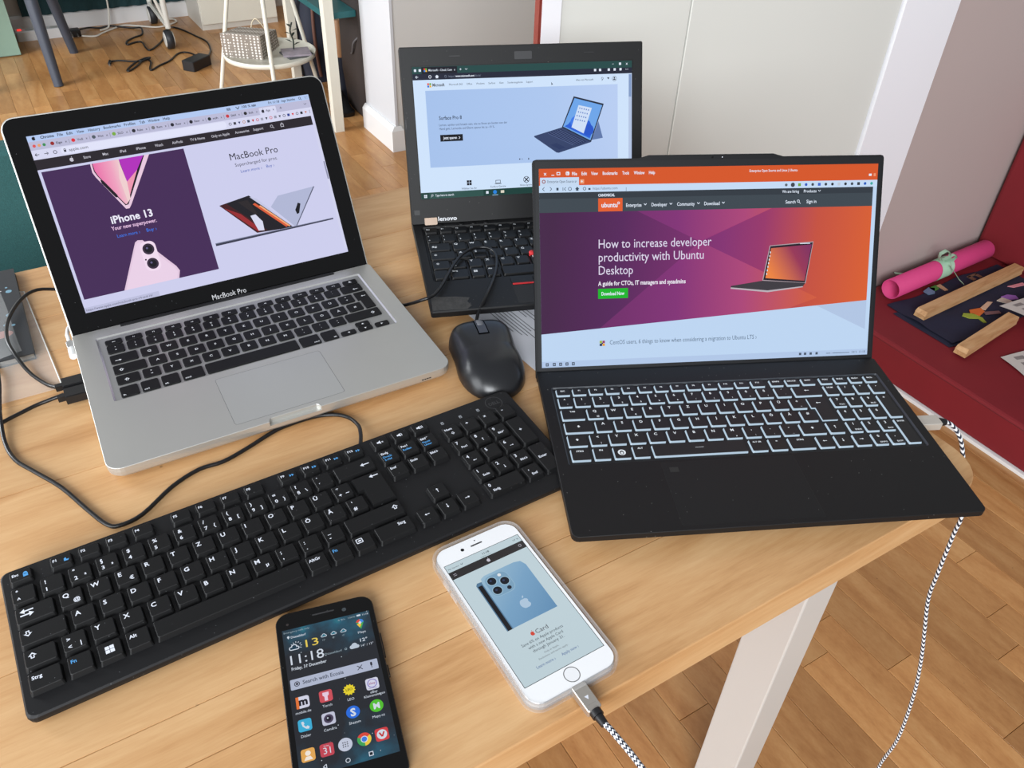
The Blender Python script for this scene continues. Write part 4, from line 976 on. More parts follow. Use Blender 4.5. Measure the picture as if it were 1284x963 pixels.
# function row
for x, l in zip([1, 28.5, 48.2, 67.9, 87.6, 116.7, 136.4, 156.1, 175.8, 205, 225, 245, 265.2], ['Esc'] + ['F%d' % i for i in range(1, 13)]):
    ex = None
    if l in ('F10', 'F11', 'F12', 'F9'): ex = lambda b, z, x=x: (b.flat([(x + 9.6, 25.2), (x + 11.4, 26.6), (x + 9.6, 28)], z, legend_blue), b.flat([(x + 11.6, 25.2), (x + 13.4, 26.6), (x + 11.6, 28)], z, legend_blue))
    if l == 'Esc': ex = lambda b, z: (b.flat([(10.8, 24.6), (14, 24.6), (14, 27.6), (10.8, 27.6)], z, legend_blue), b.flat(circle(12.4, 27.8, 1.4, 10), z, legend_blue))
    if l == 'F1': ex = lambda b, z: b.flat([(38.6, 25), (41.4, 24.8), (42.2, 26.2), (40.4, 26.2), (40, 28.2), (38.6, 27.4)], z, legend_blue)
    dk(x, 20.6, 16.2, 12.4, [(l, 2.6, 6.6, 3.4, 'w')], ex)
for x, q in ((290, 0), (309.5, 1), (329, 2)):
    def spk(b, z, x=x, q=q):
        b.flat([(x + 5, 25.6), (x + 6.6, 25.6), (x + 8.4, 24.4), (x + 8.4, 28.6), (x + 6.6, 27.4), (x + 5, 27.4)], z, legend_white)
        if q == 0: b.text('x', x + 9.2, 25.4, 3, z, legend_white, bold=2)
        for w_ in range(q): b.flat([(x + 9.2 + w_ * 1.2, 25), (x + 9.8 + w_ * 1.2, 25), (x + 9.8 + w_ * 1.2, 28), (x + 9.2 + w_ * 1.2, 28)], z, legend_white)
    dk(x, 20.6, 16.2, 12.4, [], spk)
nums = [('^', '\u00b0', ''), ('1', '!', ''), ('2', '"', '\u00b2'), ('3', '\u00a7', '\u00b3'), ('4', '$', ''), ('5', '%', ''), ('6', '&', ''), ('7', '/', '{'), ('8', '(', '['), ('9', ')', ']'), ('0', '=', '}'), ('\u00df', '?', '\\'), ('\u00b4', '`', '')]
for i, (a, c, e) in enumerate(nums):
    L_ = [(a, 4, 3.4, 4.8, 'w'), (c, 4, 10.2, 4.8, 'w')]
    if e: L_.append((e, 11, 3.6, 4.6, 'w'))
    dk(i * U, 0, legs=L_)
def bs(b, z): arrow(b, 275, 8.5, 4, z, legend_white, 'l')
dk(13 * U, 0, 36, 16.6, [], bs)
dk(0, -U, 1.5 * U - 2.1, 16.6, [], lambda b, z: (arrow(b, 8.2, -7.2, 4.4, z, legend_white, 'l'), arrow(b, 8.2, -10.6, 4.4, z, legend_white, 'r')))
for i, l in enumerate('QWERTZUIOP\u00dc'):
    L_ = L1(l)
    if l == 'Q': L_.append(('@', 9.4, 3.4, 4.8, 'w'))
    if l == 'E': L_.append(('\u20ac', 10, 3.4, 4.8, 'w'))
    dk((1.5 + i) * U, -U, legs=L_)
dk(12.5 * U, -U, legs=[('*', 4, 9.6, 5, 'w'), ('+', 4, 3.2, 5, 'w'), ('~', 10, 3.6, 5, 'w')])
ex = 13.5 * U
dk(ex, -2 * U, poly=[(ex + 4.8, -2 * U), (ex + 26.5, -2 * U), (ex + 26.5, -2.4), (ex, -2.4), (ex, -U), (ex + 4.8, -U)], extra=lambda b, z: arrow(b, ex + 19, -7, 4, z, legend_white, 'l'))
dk(0, -2 * U, 1.75 * U - 2.1, 16.6, [], lambda b, z: shift_glyph(b, 6.2, -2 * U + 11, 2.7, z, legend_white, False, keycap_black))
for i, l in enumerate('ASDFGHJKL\u00d6\u00c4'): dk((1.75 + i) * U, -2 * U, legs=L1(l))
dk(12.75 * U, -2 * U, legs=[("'", 5, 9.4, 5, 'w'), ('#', 4, 3.2, 5, 'w')])
dk(0, -3 * U, 1.25 * U - 2.1, 16.6, [], lambda b, z: shift_glyph(b, 6.2, -3 * U + 10.4, 2.7, z, legend_white, True, keycap_black))
dk(1.25 * U, -3 * U, legs=[('>', 4, 9.8, 4.6, 'w'), ('<', 4, 3.4, 4.6, 'w'), ('|', 12, 4, 4.6, 'w')])
for i, l in enumerate('YXCVBNM'):
    L_ = L1(l)
    if l == 'M': L_.append(('\u00b5', 10, 4.2, 4.8, 'w'))
    dk((2.25 + i) * U, -3 * U, legs=L_)
for i, (a, c) in enumerate(((',', ';'), ('.', ':'), ('-', '_'))): dk((9.25 + i) * U, -3 * U, legs=[(c, 4, 9.6, 5, 'w'), (a, 4, 4.2, 5, 'w')])
dk(12.25 * U, -3 * U, 2.75 * U - 2.1, 16.6, [], lambda b, z: shift_glyph(b, 277, -3 * U + 10, 2.7, z, legend_white, True, keycap_black))
Y4 = -4 * U
dk(0, Y4, 21.8, 16.6, [('Strg', 3, 10.2, 4, 'w')]); dk(24.2, Y4, legs=[('Fn', 3, 10.2, 4, 'b')])
dk(43.2, Y4, legs=[], extra=lambda b, z: windows_mark(b, 51.6, Y4 + 9, 2.9, z, legend_white)); dk(61.8, Y4, legs=[('Alt', 3, 10.2, 4, 'w')])
dk(80.8, Y4, 109.6, 16.6, []); dk(193.4, Y4, legs=[('AltGr', 2.6, 10.2, 3.8, 'w')]); dk(212.6, Y4, legs=[('Fn', 3, 10.2, 4, 'b')])
dk(231.8, Y4, legs=[], extra=lambda b, z: (b.flat(rrect(235, 240.4, Y4 + 8.8, Y4 + 13.4, .6, 2), z, legend_white), b.flat(rrect(235.7, 239.7, Y4 + 9.5, Y4 + 12.7, .3, 2), z + .02, keycap_black), b.flat(rrect(236.6, 239, Y4 + 10.4, Y4 + 11.8, .2, 2), z + .04, legend_white)))
dk(251.2, Y4, 32.4, 16.6, [('Strg', 20, 10.4, 4, 'w')])
for i, (a, c) in enumerate((('Einfg', 'Druck'), ('Pos1', 'Rollen'), ('Bild\u2191', 'Pause'))): dk(289.6 + i * 19.2, 0, legs=[(a, 2.6, 10.8, 3.4, 'w'), (c, 2.6, 6.6, 3.2, 'b'), ('S-Abf' if i == 0 else ('Unter' if i == 2 else ''), 2.8, 3.2, 3, 'b')])
for i, a in enumerate(('Entf', 'Ende', 'Bild\u2193')): dk(289.6 + i * 19.2, -U, legs=[(a, 2.6, 10.8, 3.4, 'w')])
for x, y, q in ((308, -3 * U, 'u'), (288.6, Y4, 'l'), (307.4, Y4, 'd'), (326.4, Y4, 'r')): dk(x, y, legs=[], extra=lambda b, z, x=x, y=y, q=q: arrow(b, x + 8, y + 9.4, 2.2, z, legend_white, q))
NX = 18.5 * U
dk(NX, 0, legs=[('Num', 2.6, 10.6, 3.6, 'w')], extra=lambda b, z: shift_glyph(b, NX + 8, 6, 1.8, z, legend_white, False, keycap_black))
for i, l in enumerate(('\u00f7', '\u00d7', '-')): dk(NX + (i + 1) * U, 0, legs=[(l, 5, 9.6, 5, 'w')])
for j, ls in enumerate((('7', '8', '9'), ('4', '5', '6'), ('1', '2', '3'))):
    for i, l in enumerate(ls):
        L_ = [(l, 3.6, 10, 4.8, 'w')]
        if l in '7913': L_.append(({'7': 'Pos1', '9': 'Bild\u2191', '1': 'Ende', '3': 'Bild\u2193'}[l], 6, 4.2, 3.2, 'w'))
        e_ = None
        if l in '8462': e_ = lambda b, z, i=i, j=j, l=l: arrow(b, NX + i * U + 9, -(j + 1) * U + 5.6, 1.8, z, legend_white, {'8': 'u', '4': 'l', '6': 'r', '2': 'd'}[l])
        dk(NX + i * U, -(j + 1) * U, legs=L_, extra=e_)
dk(NX + 3 * U, -2 * U, 16.9, 16.6 + U, [('+', 6, 17, 5.4, 'w')]); dk(NX + 3 * U, Y4, 16.9, 16.6 + U, [('Enter', 3, 18, 3.8, 'w')])
dk(NX, Y4, 16.9 + U, 16.6, [('0', 3.6, 10, 4.8, 'w'), ('Einfg', 5, 4, 3.4, 'w')]); dk(NX + 2 * U, Y4, legs=[(',', 5, 10.4, 5, 'w'), ('Entf', 6, 4, 3.4, 'w')])
b = MB(KM)
for x in (359.6, 378.6, 397.4): b.flat(rrect(x - 1.4, x + 1.4, 23, 26.6, .6, 2), 0.04, plain('lock_light_grey', (130, 134, 140), 0.4)); b.flat(circle(x, 24.2, .6, 8), .06, keycap_black)
b.build('lock_lights', kb)
b = MB(KM); lg = plain('embossed_badge', (50, 50, 53), 0.3)
a0 = circle(416, 26.6, 8.4, 32); a1 = circle(416, 26.6, 7.8, 32)
for i in range(32): b.faces([(*a0[i], .06), (*a0[(i + 1) % 32], .06), (*a1[(i + 1) % 32], .06), (*a1[i], .06)], [(0, 1, 2, 3)], lg)
b.text('DELL', 416, 24.2, 5.4, .06, lg, width=11, align='c', bold=1); b.build('badge', kb)
def world_to_local(pts, ox, oy, deg):
    a = math.radians(deg); c, q = math.cos(a), math.sin(a)
    return [(c * (x - ox) + q * (y - oy), -q * (x - ox) + c * (y - oy), z) for x, y, z in pts]
cable_black = plain('black_cable', (16, 16, 18), 0.35, var=0.05)
# the cable leaves the lower plug at the silver laptop, swings out to the left and comes back along the front
kc = [(-428, 592, 7), (-441, 585, 4.5), (-451, 578, 3), (-463, 562, 3), (-480, 541, 3), (-507, 536, 3), (-540, 560, 3), (-556, 605, 3), (-548, 648, 4), (-526, 650, 6), (-501, 613, 6), (-484, 581, 5.4), (-470, 556, 6.2), (-452, 527, 3), (-433, 507, 2.6), (-410, 494, 2.6), (-379, 477, 2.6), (-346, 453, 2.6), (-325, 439, 2.6), (-314, 438, 2.6), (-300, 451, 2.6), (-287, 483, 2.6), (-271, 505, 2.6), (-253, 516, 2.6), (-237, 534, 2.6), (-221, 555, 2.6), (-210, 566, 2.6), (-188, 580, 2.6), (-169, 585, 2.6), (-154, 581, 3.5), (-142, 568, 6), (-137, 554, 8.5), (-135, 543, 9), (-134, 533, 9)]
b = MB(); b.tube(world_to_local(kc, KBX, KBY, KBA), 1.9, cable_black, n=8, k=4); b.build('cable', kb)
def usb_plug(name, parent, y, ox, oy, deg):
    a = math.radians(31.2755); c, q = math.cos(a), math.sin(a)
    P = lambda x, yy, z: (MACP[0] + c * x - q * yy, MACP[1] + q * x + c * yy, z)
    b = MB()
    def boxw(x0, x1, y0, y1, z0, z1, mat):
        pts = [P(x0, y0, z0), P(x1, y0, z0), P(x1, y1, z0), P(x0, y1, z0), P(x0, y0, z1), P(x1, y0, z1), P(x1, y1, z1), P(x0, y1, z1)]
        b.faces(world_to_local(pts, ox, oy, deg), [(3, 2, 1, 0), (4, 5, 6, 7), (0, 1, 5, 4), (1, 2, 6, 5), (2, 3, 7, 6), (3, 0, 4, 7)], mat)
    boxw(-19, -0.3, y - 7.6, y + 7.6, 3.2, 11.4, rubber_black); boxw(-18, -2, y - 6.6, y + 6.6, 11.4, 11.9, rubber_black)
    boxw(-25.5, -19, y - 2.6, y + 2.6, 4.4, 10, rubber_black)
    return b.build(name, parent)
usb_plug('plug', kb, 135.5, KBX, KBY, KBA)

# ------------------------------------------------------------------ MOUSE
MX, MY, MA = -26.0, 672.0, 16.5
mouse = thing('computer_mouse', (MX, MY, TABLE), math.radians(MA), 'black wired computer mouse lying between the laptops', 'mouse')
mouse_black = plain('mouse_black', (26, 27, 30), 0.3, var=0.05)
def mfoot(a):   # footprint: angle -> (x, y)
    c, q = math.cos(a), math.sin(a); n_ = 3.6 if q > 0 else 2.4
    r = (abs(c / 35.5) ** n_ + abs(q / 57.5) ** n_) ** (-1 / n_)
    x, y = r * c, r * q
    x *= 1 - 0.07 * math.exp(-((y - 8) / 22) ** 2) + 0.02 * (y > 30)
    return x, y
def mhh(y): return 27.5 - 0.0007 * (y + 14) ** 2 - (0.0032 * (y + 14) ** 2 if y < -14 else 0)
def mz(rho, y): return 4.5 + max(mhh(y), 2) * max(0.0, 1 - rho ** (4.0 + 5.0 * max(0.0, min(1.0, y / 40)))) ** 0.55
b = MB(); NA, NR = 56, 14; rows_ = []
for k in range(NR + 1):
    rho = math.sin(math.pi / 2 * k / NR)
    rows_.append([(mfoot(2 * math.pi * i / NA)[0] * rho, mfoot(2 * math.pi * i / NA)[1] * rho, mz(rho, mfoot(2 * math.pi * i / NA)[1] * rho)) for i in range(NA)])
rows_ = [[(x * .93, y * .96, .6) for x, y, z in rows_[-1]], [(x * .97, y * .98, 2) for x, y, z in rows_[-1]]] + rows_[::-1][:-1]
b.loft(rows_, mouse_black, smooth=True); b.build('body', mouse)
def mtop(x, y):
    lo, hi = 0.0, 1.0
    a = math.atan2(y, x); fx, fy = mfoot(a); return mz(min(1, math.hypot(x, y) / math.hypot(fx, fy)), y)
b = MB(); strip = plain('mouse_strip', (58, 61, 70), 0.35)
ys = [54 - i * 2.0 for i in range(19)]
pl = [(-4.6, y, mtop(4.6, y) + .6) for y in ys]; pr = [(4.6, y, mtop(4.6, y) + .6) for y in ys]; pm = [(0, y, mtop(0, y) + .6) for y in ys]
rim = plain('mouse_gap', (3, 3, 3), 0.9, var=0, spec=0.0)
yr = [54.5 - i * 2.0 for i in range(20)]; ql = [(-5.7, y, mtop(5.7, y) + .3) for y in yr]; qm = [(0, y, mtop(0, y) + .3) for y in yr]; qr = [(5.7, y, mtop(5.7, y) + .3) for y in yr]; n = len(yr)
b.faces(ql + qm + qr, [(i + 1, n + i + 1, n + i, i) for i in range(n - 1)] + [(n + i + 1, 2 * n + i + 1, 2 * n + i, n + i) for i in range(n - 1)], rim, True)
n = len(ys); b.faces(pl + pm + pr, [(i + 1, n + i + 1, n + i, i) for i in range(n - 1)] + [(n + i + 1, 2 * n + i + 1, 2 * n + i, n + i) for i in range(n - 1)], strip, True)
b.faces(pl + [(p[0], p[1], p[2] - 1) for p in pl], [(i, n + i, n + i + 1, i + 1) for i in range(n - 1)], strip)
b.faces(pr + [(p[0], p[1], p[2] - 1) for p in pr], [(i, i + 1, n + i + 1, n + i) for i in range(n - 1)], strip)
b.build('button_strip', mouse)
zt = mtop(0, 37); b = MB(); b.M = Matrix.Translation((-3.2, 38, zt - 5.6)) @ Matrix.Rotation(math.pi / 2, 4, 'Y'); b.lathe([(7.6, 0), (8.4, .8), (8.4, 5.6), (7.6, 6.4)], plain('wheel_rubber', (92, 94, 100), 0.5, bump=.4, bscale=800), n=28); b.build('scroll_wheel', mouse)
mc = [(-437, 603, 7), (-442, 605, 5), (-456, 612, 3), (-479, 627, 5), (-503, 649, 12.5), (-520, 671, 14), (-534, 703, 14), (-539, 739, 14), (-532, 761, 13), (-512, 776, 6), (-470, 800, 3), (-400, 822, 3), (-320, 845, 3), (-240, 835, 3), (-175, 800, 3), (-152, 786, 3), (-137, 778, 4), (-126, 772.3, 6), (-118, 768, 11), (-110.3, 761.3, 18), (-102, 756.5, 24.5), (-95.8, 757, 27), (-90, 764, 27), (-83, 786, 26.8), (-75, 826, 27), (-66, 854, 27), (-55, 869, 27), (-43, 874, 27), (-33, 871, 27), (-26, 858, 27), (-24, 834, 27), (-26, 805, 27), (-33, 766, 26), (-40, 746, 18), (-42, 732, 11), (-42, 724, 8), (-41, 719, 7)]
b = MB(); b.tube(world_to_local(mc, MX, MY, MA), 1.9, cable_black, n=8, k=4); b.build('cable', mouse)
usb_plug('plug', mouse, 153.5, MX, MY, MA)

# ------------------------------------------------------------------ WHITE PHONE IN CLEAR CASE
ip = thing('smartphone', (12.98 + .6, 374.25 - .6, TABLE), math.radians(32.787), 'white smartphone in a clear case showing a light blue phone on its screen', 'phone')
b = MB(); cs = clear('clear_case', 0.08, (222, 225, 228), alpha=0.16)
OUT = rrect(-39.3, 39.3, -78.2, 78.2, 13.5, 6); INN = rrect(-37.0, 37.0, -75.9, 75.9, 11.5, 6)
b.loft([[(x * .975, y * .985, 0) for x, y in OUT], [(x, y, 1.6) for x, y in OUT], [(x, y, 8.4) for x, y in OUT], [(x * .985, y * .99, 9.8) for x, y in OUT]], cs, top=False)
nO = len(OUT)
b.faces([(x * .985, y * .99, 9.8) for x, y in OUT] + [(x, y, 9.4) for x, y in INN], [(i, (i + 1) % nO, nO + (i + 1) % nO, nO + i) for i in range(nO)], cs)
b.wall(INN, 1.3, 9.4, cs); b.flat(INN, 1.3, cs)
b.build('clear_case', ip)
b = MB(); b.loft([[(x * .97, y * .985, 1.6) for x, y in rrect(-36.4, 36.4, -75.3, 75.3, 11, 6)], [(x, y, 3) for x, y in rrect(-36.4, 36.4, -75.3, 75.3, 11, 6)], [(x, y, 7.6) for x, y in rrect(-36.4, 36.4, -75.3, 75.3, 11, 6)], [(x, y, 8.4) for x, y in rrect(-35.9, 35.9, -74.8, 74.8, 10.6, 6)]], plain('phone_silver', (206, 207, 209), 0.3, 0.7, var=0.01), topmat=plain('phone_white_glass', (232, 233, 235), 0.1, var=0.005))
ip_body = b.build('body', ip)
SW, SH = 66.6, 118.4
b = MB(); b.flat(rrect(-SW / 2 - .4, SW / 2 + .4, -SH / 2 - .4, SH / 2 + .4, .2, 1), 8.42, gloss_black); b.flat(rrect(-SW / 2, SW / 2, -SH / 2, SH / 2, .1, 1), 8.44, light((188, 206, 213)))
d = Screen(b, -SW / 2, SH / 2, SW, SH, 414, 736, 8.44)
d.text('No Service', 8, 30, 13, light((60, 70, 78)), 66); d.line([(76, 20), (82, 28), (88, 20)], 2.5, light((60, 70, 78))); d.text('11:18', 200, 26, 16, light((30, 36, 40)), 236, bold=1); d.text('apple.com', 180, 40, 12, light((120, 140, 140)), 240); d.text('57 %', 372, 28, 13, light((60, 70, 78)), 404)
d.rect(0, 44, 414, 90, light((44, 42, 42)), 2); d.line([(16, 62), (32, 62)], 2, nav, 3); d.line([(16, 71), (32, 71)], 2, nav, 3); apple_mark(d, 207, 69, 10, nav, 3); d.ring(388, 66, 8, 2, nav, 3)
pb = light_ramp('phone_back_blue', (-.02, .03, 0), (.02, -.015, 0), [(0, (150, 184, 206)), (0.5, (116, 158, 192)), (1, (96, 140, 178))])
d.poly([(78, 462), (78, 176), (88, 164), (112, 166), (112, 462)], light((84, 120, 150)), 3); d.poly([(83, 462), (83, 184), (105, 184), (105, 462)], light((20, 20, 24)), 4)
d.poly([(110, 461)] + [(110, 176), (118, 150), (140, 141)] + [(306, 141), (338, 150), (352, 180)] + [(350, 461)], pb, 5)
d.poly(rrect(120, 246, 152, 282, 36, 6), light((140, 176, 200)), 6); d.poly(rrect(124, 242, 156, 278, 33, 6), light((120, 158, 186)), 7)
for x, y in ((156, 188), (212, 214), (154, 246)): d.disc(x, y, 26, light((150, 184, 204)), 8); d.disc(x, y, 22, light((16, 20, 30)), 9); d.disc(x - 4, y - 4, 6, light((46, 58, 90)), 10)
d.disc(206, 172, 9, light((220, 226, 230)), 8); d.disc(212, 258, 11, light((26, 32, 44)), 8)
apple_mark(d, 230, 372, 28, light((170, 194, 216)), 7)
red = light((206, 66, 48)); apple_mark(d, 172, 527, 11, red, 3); d.text('Card', 188, 537, 32, light((70, 64, 70)), 252)
tx_ = light((60, 66, 76))
for s_, x, x1, y, sz in (('Save 6% on Apple products', 94, 312, 566, 21), ('with a new Apple Card', 114, 296, 590, 21), ('through January 31.', 124, 288, 613, 21)): d.text(s_, x, y, sz, tx_, x1)
d.text('Only at Apple.', 165, 638, 13, light((110, 116, 124)), 241); d.text('Exclusions and terms apply.', 126, 656, 13, light((110, 116, 124)), 278)
bl_ = light((60, 90, 150)); d.text('Learn more \u203a', 95, 688, 20, bl_, 191); d.text('Apply now \u203a', 225, 688, 20, bl_, 314)
b.build('screen', ip_body)
b = MB(); hb = plain('home_ring', (150, 150, 150), 0.25, 0.8)
a0 = circle(0.4, -66.8, 6.0, 32); a1 = circle(.4, -66.8, 5.4, 32)
for i in range(32): b.faces([(*a0[i], 8.46), (*a0[(i + 1) % 32], 8.46), (*a1[(i + 1) % 32], 8.46), (*a1[i], 8.46)], [(0, 1, 2, 3)], hb)
b.flat(a1, 8.43, plain('home_button_white', (226, 227, 229), 0.15)); b.build('home_button', ip_body)
b = MB(); b.flat(rrect(-5.6, 4.8, 66.4, 67.8, .7, 3), 8.43, plain('speaker_dark', (60, 60, 62), 0.5)); b.flat(circle(-13, 67.2, 1.5, 14), 8.43, gloss_black); b.flat(circle(0, 71, .6, 8), 8.43, gloss_black); b.build('earpiece', ip_body)
b = MB()
for y in (28, 40): b.rprism(-40.0, -38.6, y, y + 9, 3.6, 6.4, .5, cs, n=2)
b.rprism(38.6, 40.0, 30, 41, 3.6, 6.4, .5, cs, n=2); b.build('side_buttons', ip)
# charging cable of the white phone: plug, sleeve and a braided cord hanging over the table edge
pc = thing('charging_cable', RS(212.5, 214, TABLE) / MM, ROOM, 'black and white braided charging cable plugged into the white phone', 'cable')
b = MB()
b.M = Matrix.Rotation(math.radians(.3), 4, 'Z')
b.rprism(-5.6, 5.6, -2, 19.4, 1.6, 8.2, 1.6, plain('plug_aluminium', (196, 190, 182), 0.32, 0.8, var=0.02), ch=.6, n=3); b.flat([(-1.6, 9), (0, 6), (1.6, 9)], 8.23, legend_white); b.flat([(-3.4, 2.4), (3.4, 2.4), (3.4, 2.5), (-3.4, 2.5)], 8.22, metal_grey)
b.build('plug', pc)
b = MB(); b.tube([(0, -1.6, 4.9), (0, -6, 4.9)], 4.4, rubber_black, n=12); b.tube([(0, -6, 4.9), (.2, -13, 4.8)], 3.4, rubber_black, n=12, r_end=2.9); b.build('sleeve', pc)
b = MB(); pcp = [(0.2, -11, 4.9), (1, -18, 6.2), (1.6, -26, 6.5), (4.5, -36, 2), (7.5, -46, -4), (11.5, -57, -11), (16.5, -70, -20), (24, -88, -38), (34, -106, -74), (44, -120, -140), (50, -126, -260), (54, -120, -420), (58, -100, -600), (70, -60, -728), (130, 20, -737.6), (260, 60, -737.6)]
b.tube(pcp, 2.1, braid('braid_cord', 6, 300), n=10, k=6); b.build('cord', pc)

# ------------------------------------------------------------------ BLACK PHONE
hp = thing('smartphone', (-109.374, 300.40, TABLE), math.radians(19.518), 'black smartphone at the front edge showing the clock and app icons', 'phone')
b = MB(); o_ = rrect(-35.3, 35.3, -73, 70.3, 9.5, 6)
b.loft([[(x * .95, y * .975, .3) for x, y in o_], [(x, y, 2) for x, y in o_], [(x, y, 7.2) for x, y in o_], [(x * .985, y * .992, 7.9) for x, y in o_]], plain('phone_graphite', (34, 35, 38), 0.32, .3), topmat=dusty('phone_black_glass', (10, 10, 11), 0.08, (130, 130, 130), 1.08, 420))
hp_body = b.build('body', hp)
b = MB()
def nebula():
    m, nt, p = newmat('nebula_wallpaper'); N, L = nt.nodes, nt.links
    p.inputs['Base Color'].default_value = (.006, .006, .007, 1); p.inputs['Roughness'].default_value = .15
    tc = N.new('ShaderNodeTexCoord'); n1 = N.new('ShaderNodeTexNoise'); n1.inputs['Scale'].default_value = 26; n1.inputs['Detail'].default_value = 6
    L.new(tc.outputs['Object'], n1.inputs['Vector'])
    sp = N.new('ShaderNodeSeparateXYZ'); L.new(tc.outputs['Object'], sp.inputs[0])
    ab = N.new('ShaderNodeMath'); ab.operation = 'ABSOLUTE'; L.new(sp.outputs['Y'], ab.inputs[0])
    mr = N.new('ShaderNodeMapRange'); mr.inputs['From Min'].default_value = .018; mr.inputs['From Max'].default_value = .055; mr.inputs['To Min'].default_value = -.14; mr.inputs['To Max'].default_value = .17
    L.new(ab.outputs[0], mr.inputs['Value'])
    ad = N.new('ShaderNodeMath'); ad.operation = 'ADD'; L.new(n1.outputs['Fac'], ad.inputs[0]); L.new(mr.outputs['Result'], ad.inputs[1])
    r = N.new('ShaderNodeValToRGB'); e = r.color_ramp.elements
    e[0].position = .5; e[0].color = lin((24, 27, 34)); e[1].position = .86; e[1].color = lin((40, 138, 150)); q = e.new(.62); q.color = lin((26, 48, 62)); q = e.new(.74); q.color = lin((28, 82, 104))
    L.new(ad.outputs[0], r.inputs['Fac'])
    v = N.new('ShaderNodeTexVoronoi'); v.inputs['Scale'].default_value = 300; L.new(tc.outputs['Object'], v.inputs['Vector'])
    lt = N.new('ShaderNodeMath'); lt.operation = 'LESS_THAN'; lt.inputs[1].default_value = .1; L.new(v.outputs['Distance'], lt.inputs[0])
    sc_ = N.new('ShaderNodeSeparateColor'); L.new(v.outputs['Color'], sc_.inputs['Color'])
    g = N.new('ShaderNodeMath'); g.operation = 'GREATER_THAN'; g.inputs[1].default_value = .8; L.new(sc_.outputs['Red'], g.inputs[0])
    mu = N.new('ShaderNodeMath'); mu.operation = 'MULTIPLY'; L.new(lt.outputs[0], mu.inputs[0]); L.new(g.outputs[0], mu.inputs[1])
    mx = N.new('ShaderNodeMix'); mx.data_type = 'RGBA'; mx.inputs['B'].default_value = lin((180, 190, 200)); L.new(mu.outputs[0], mx.inputs['Factor']); L.new(r.outputs['Color'], mx.inputs['A'])
    L.new(mx.outputs['Result'], p.inputs['Emission Color']); p.inputs['Emission Strength'].default_value = 1
    return m
HWs, HHs = 62.6, 111.2
b.flat(rrect(-HWs / 2, HWs / 2, -HHs / 2, HHs / 2, .1, 1), 7.94, nebula())
d = Screen(b, -HWs / 2, HHs / 2, HWs, HHs, 360, 640, 7.94)
wl = light((206, 214, 226)); yl = light((226, 200, 84)); gr = light((150, 168, 178))
d.text('Emergency calls only', 6, 18, 11, gr, 110); d.text('0 B/s  100%', 228, 18, 11, gr, 300); d.rect(306, 9, 322, 17, wl, 2); d.text('11:18', 330, 18, 12, wl, 354)
d.disc(22, 37, 5, wl, 2); d.poly([(18, 40), (26, 40), (22, 47)], wl, 2); d.text('D\u00fcsseldorf', 32, 46, 15, wl, 92, bold=1)
def cloud(x, y, r, m, rays=False, inner=None):
    for dx, dy, q in ((-r * .7, r * .2, r * .55), (r * .7, r * .25, r * .5), (0, -r * .15, r * .75)): d.disc(x + dx, y + dy, q, m, 2, 14)
    d.rect(x - r * .7, y, x + r * .7, y + r * .75, m, 2)
    if inner:
        for dx, dy, q in ((-r * .7, r * .2, r * .33), (r * .7, r * .25, r * .28), (0, -r * .15, r * .5)): d.disc(x + dx, y + dy, q, inner, 3, 14)
        d.rect(x - r * .7, y + .1 * r, x + r * .7, y + r * .52, inner, 3)
    if rays:
        for k in range(7):
            a = -2.6 + k * .52; d.line([(x + r * .5 + r * .95 * math.cos(a), y - r * .2 + r * .95 * math.sin(a)), (x + r * .5 + r * 1.35 * math.cos(a), y - r * .2 + r * 1.35 * math.sin(a))], 2.4, m)
ckd = light((30, 60, 78)); cloud(40, 91, 17, wl, True, ckd)
d.text('13', 86, 104, 50, yl, 137)
for x in (162, 202, 242): cloud(x, 69, 10, wl, False, light((40, 110, 130))); d.text('12\u00b0', x - 8, 94, 10, gr)
d.poly([(298, 46), (304, 36), (315, 32), (326, 37), (330, 48), (314, 82)], light((60, 160, 84)), 2); d.poly([(298, 46), (304, 36), (315, 32), (314, 50)], light((214, 70, 56)), 3); d.poly([(315, 32), (326, 37), (330, 48), (316, 54)], light((66, 130, 220)), 3); d.poly([(300, 56), (314, 50), (318, 60), (310, 74)], light((232, 190, 60)), 3); d.disc(314, 50, 6, wl, 4)
d.text('Maps', 314, 102, 16, wl, align='c')
d.text('11:18', 19, 170, 62, wl, 151); d.text('D\u00fcsseldorf', 154, 164, 14, gr, 222); d.ring(238, 158, 5, 2, gr)
d.text('Friday, 31 December', 19, 196, 20, wl, 156, bold=1)
cloud(274, 154, 16, light((184, 196, 210))); d.text('12\u00b0', 300, 142, 22, wl, 330, bold=1); d.text('14\u00b0 / 13\u00b0', 300, 166, 14, wl, 350)
d.rect(7, 236, 350, 282, light((172, 180, 202)), 2, r=4); d.ring(32, 259, 11, 3, ink, 3); d.disc(32, 259, 5, ink, 3); d.text('Search with Ecosia', 54, 266, 24, light((62, 68, 84)), 213, bold=1)
for a in ((268, 248), (288, 248), (268, 268), (288, 268)): d.line([a, (278, 258)], 3, ink, 3)
d.rect(320, 246, 328, 262, ink, 3, r=3); d.line([(324, 262), (324, 272)], 2.4, ink, 3)
def icon(x, y, c, r=25, l=2): d.rect(x - r, y - r, x + r, y + r, light(c), l, r=9)
icon(44, 342, (206, 208, 226)); d.rect(19, 317, 30, 367, light((222, 112, 50)), 3); d.text('m', 46, 354, 44, light((20, 20, 30)), align='c', bold=4, l=4)
icon(132, 342, (200, 76, 86)); d.poly([(120, 326), (144, 326), (144, 338), (138, 344), (138, 362), (126, 362), (126, 344), (120, 338)], light((226, 200, 220)), 3)
pts = []
for k in range(24):
    a = 2 * math.pi * k / 24; q = 25 if k % 2 else 19; pts.append((222 + q * math.cos(a), 342 + q * math.sin(a)))
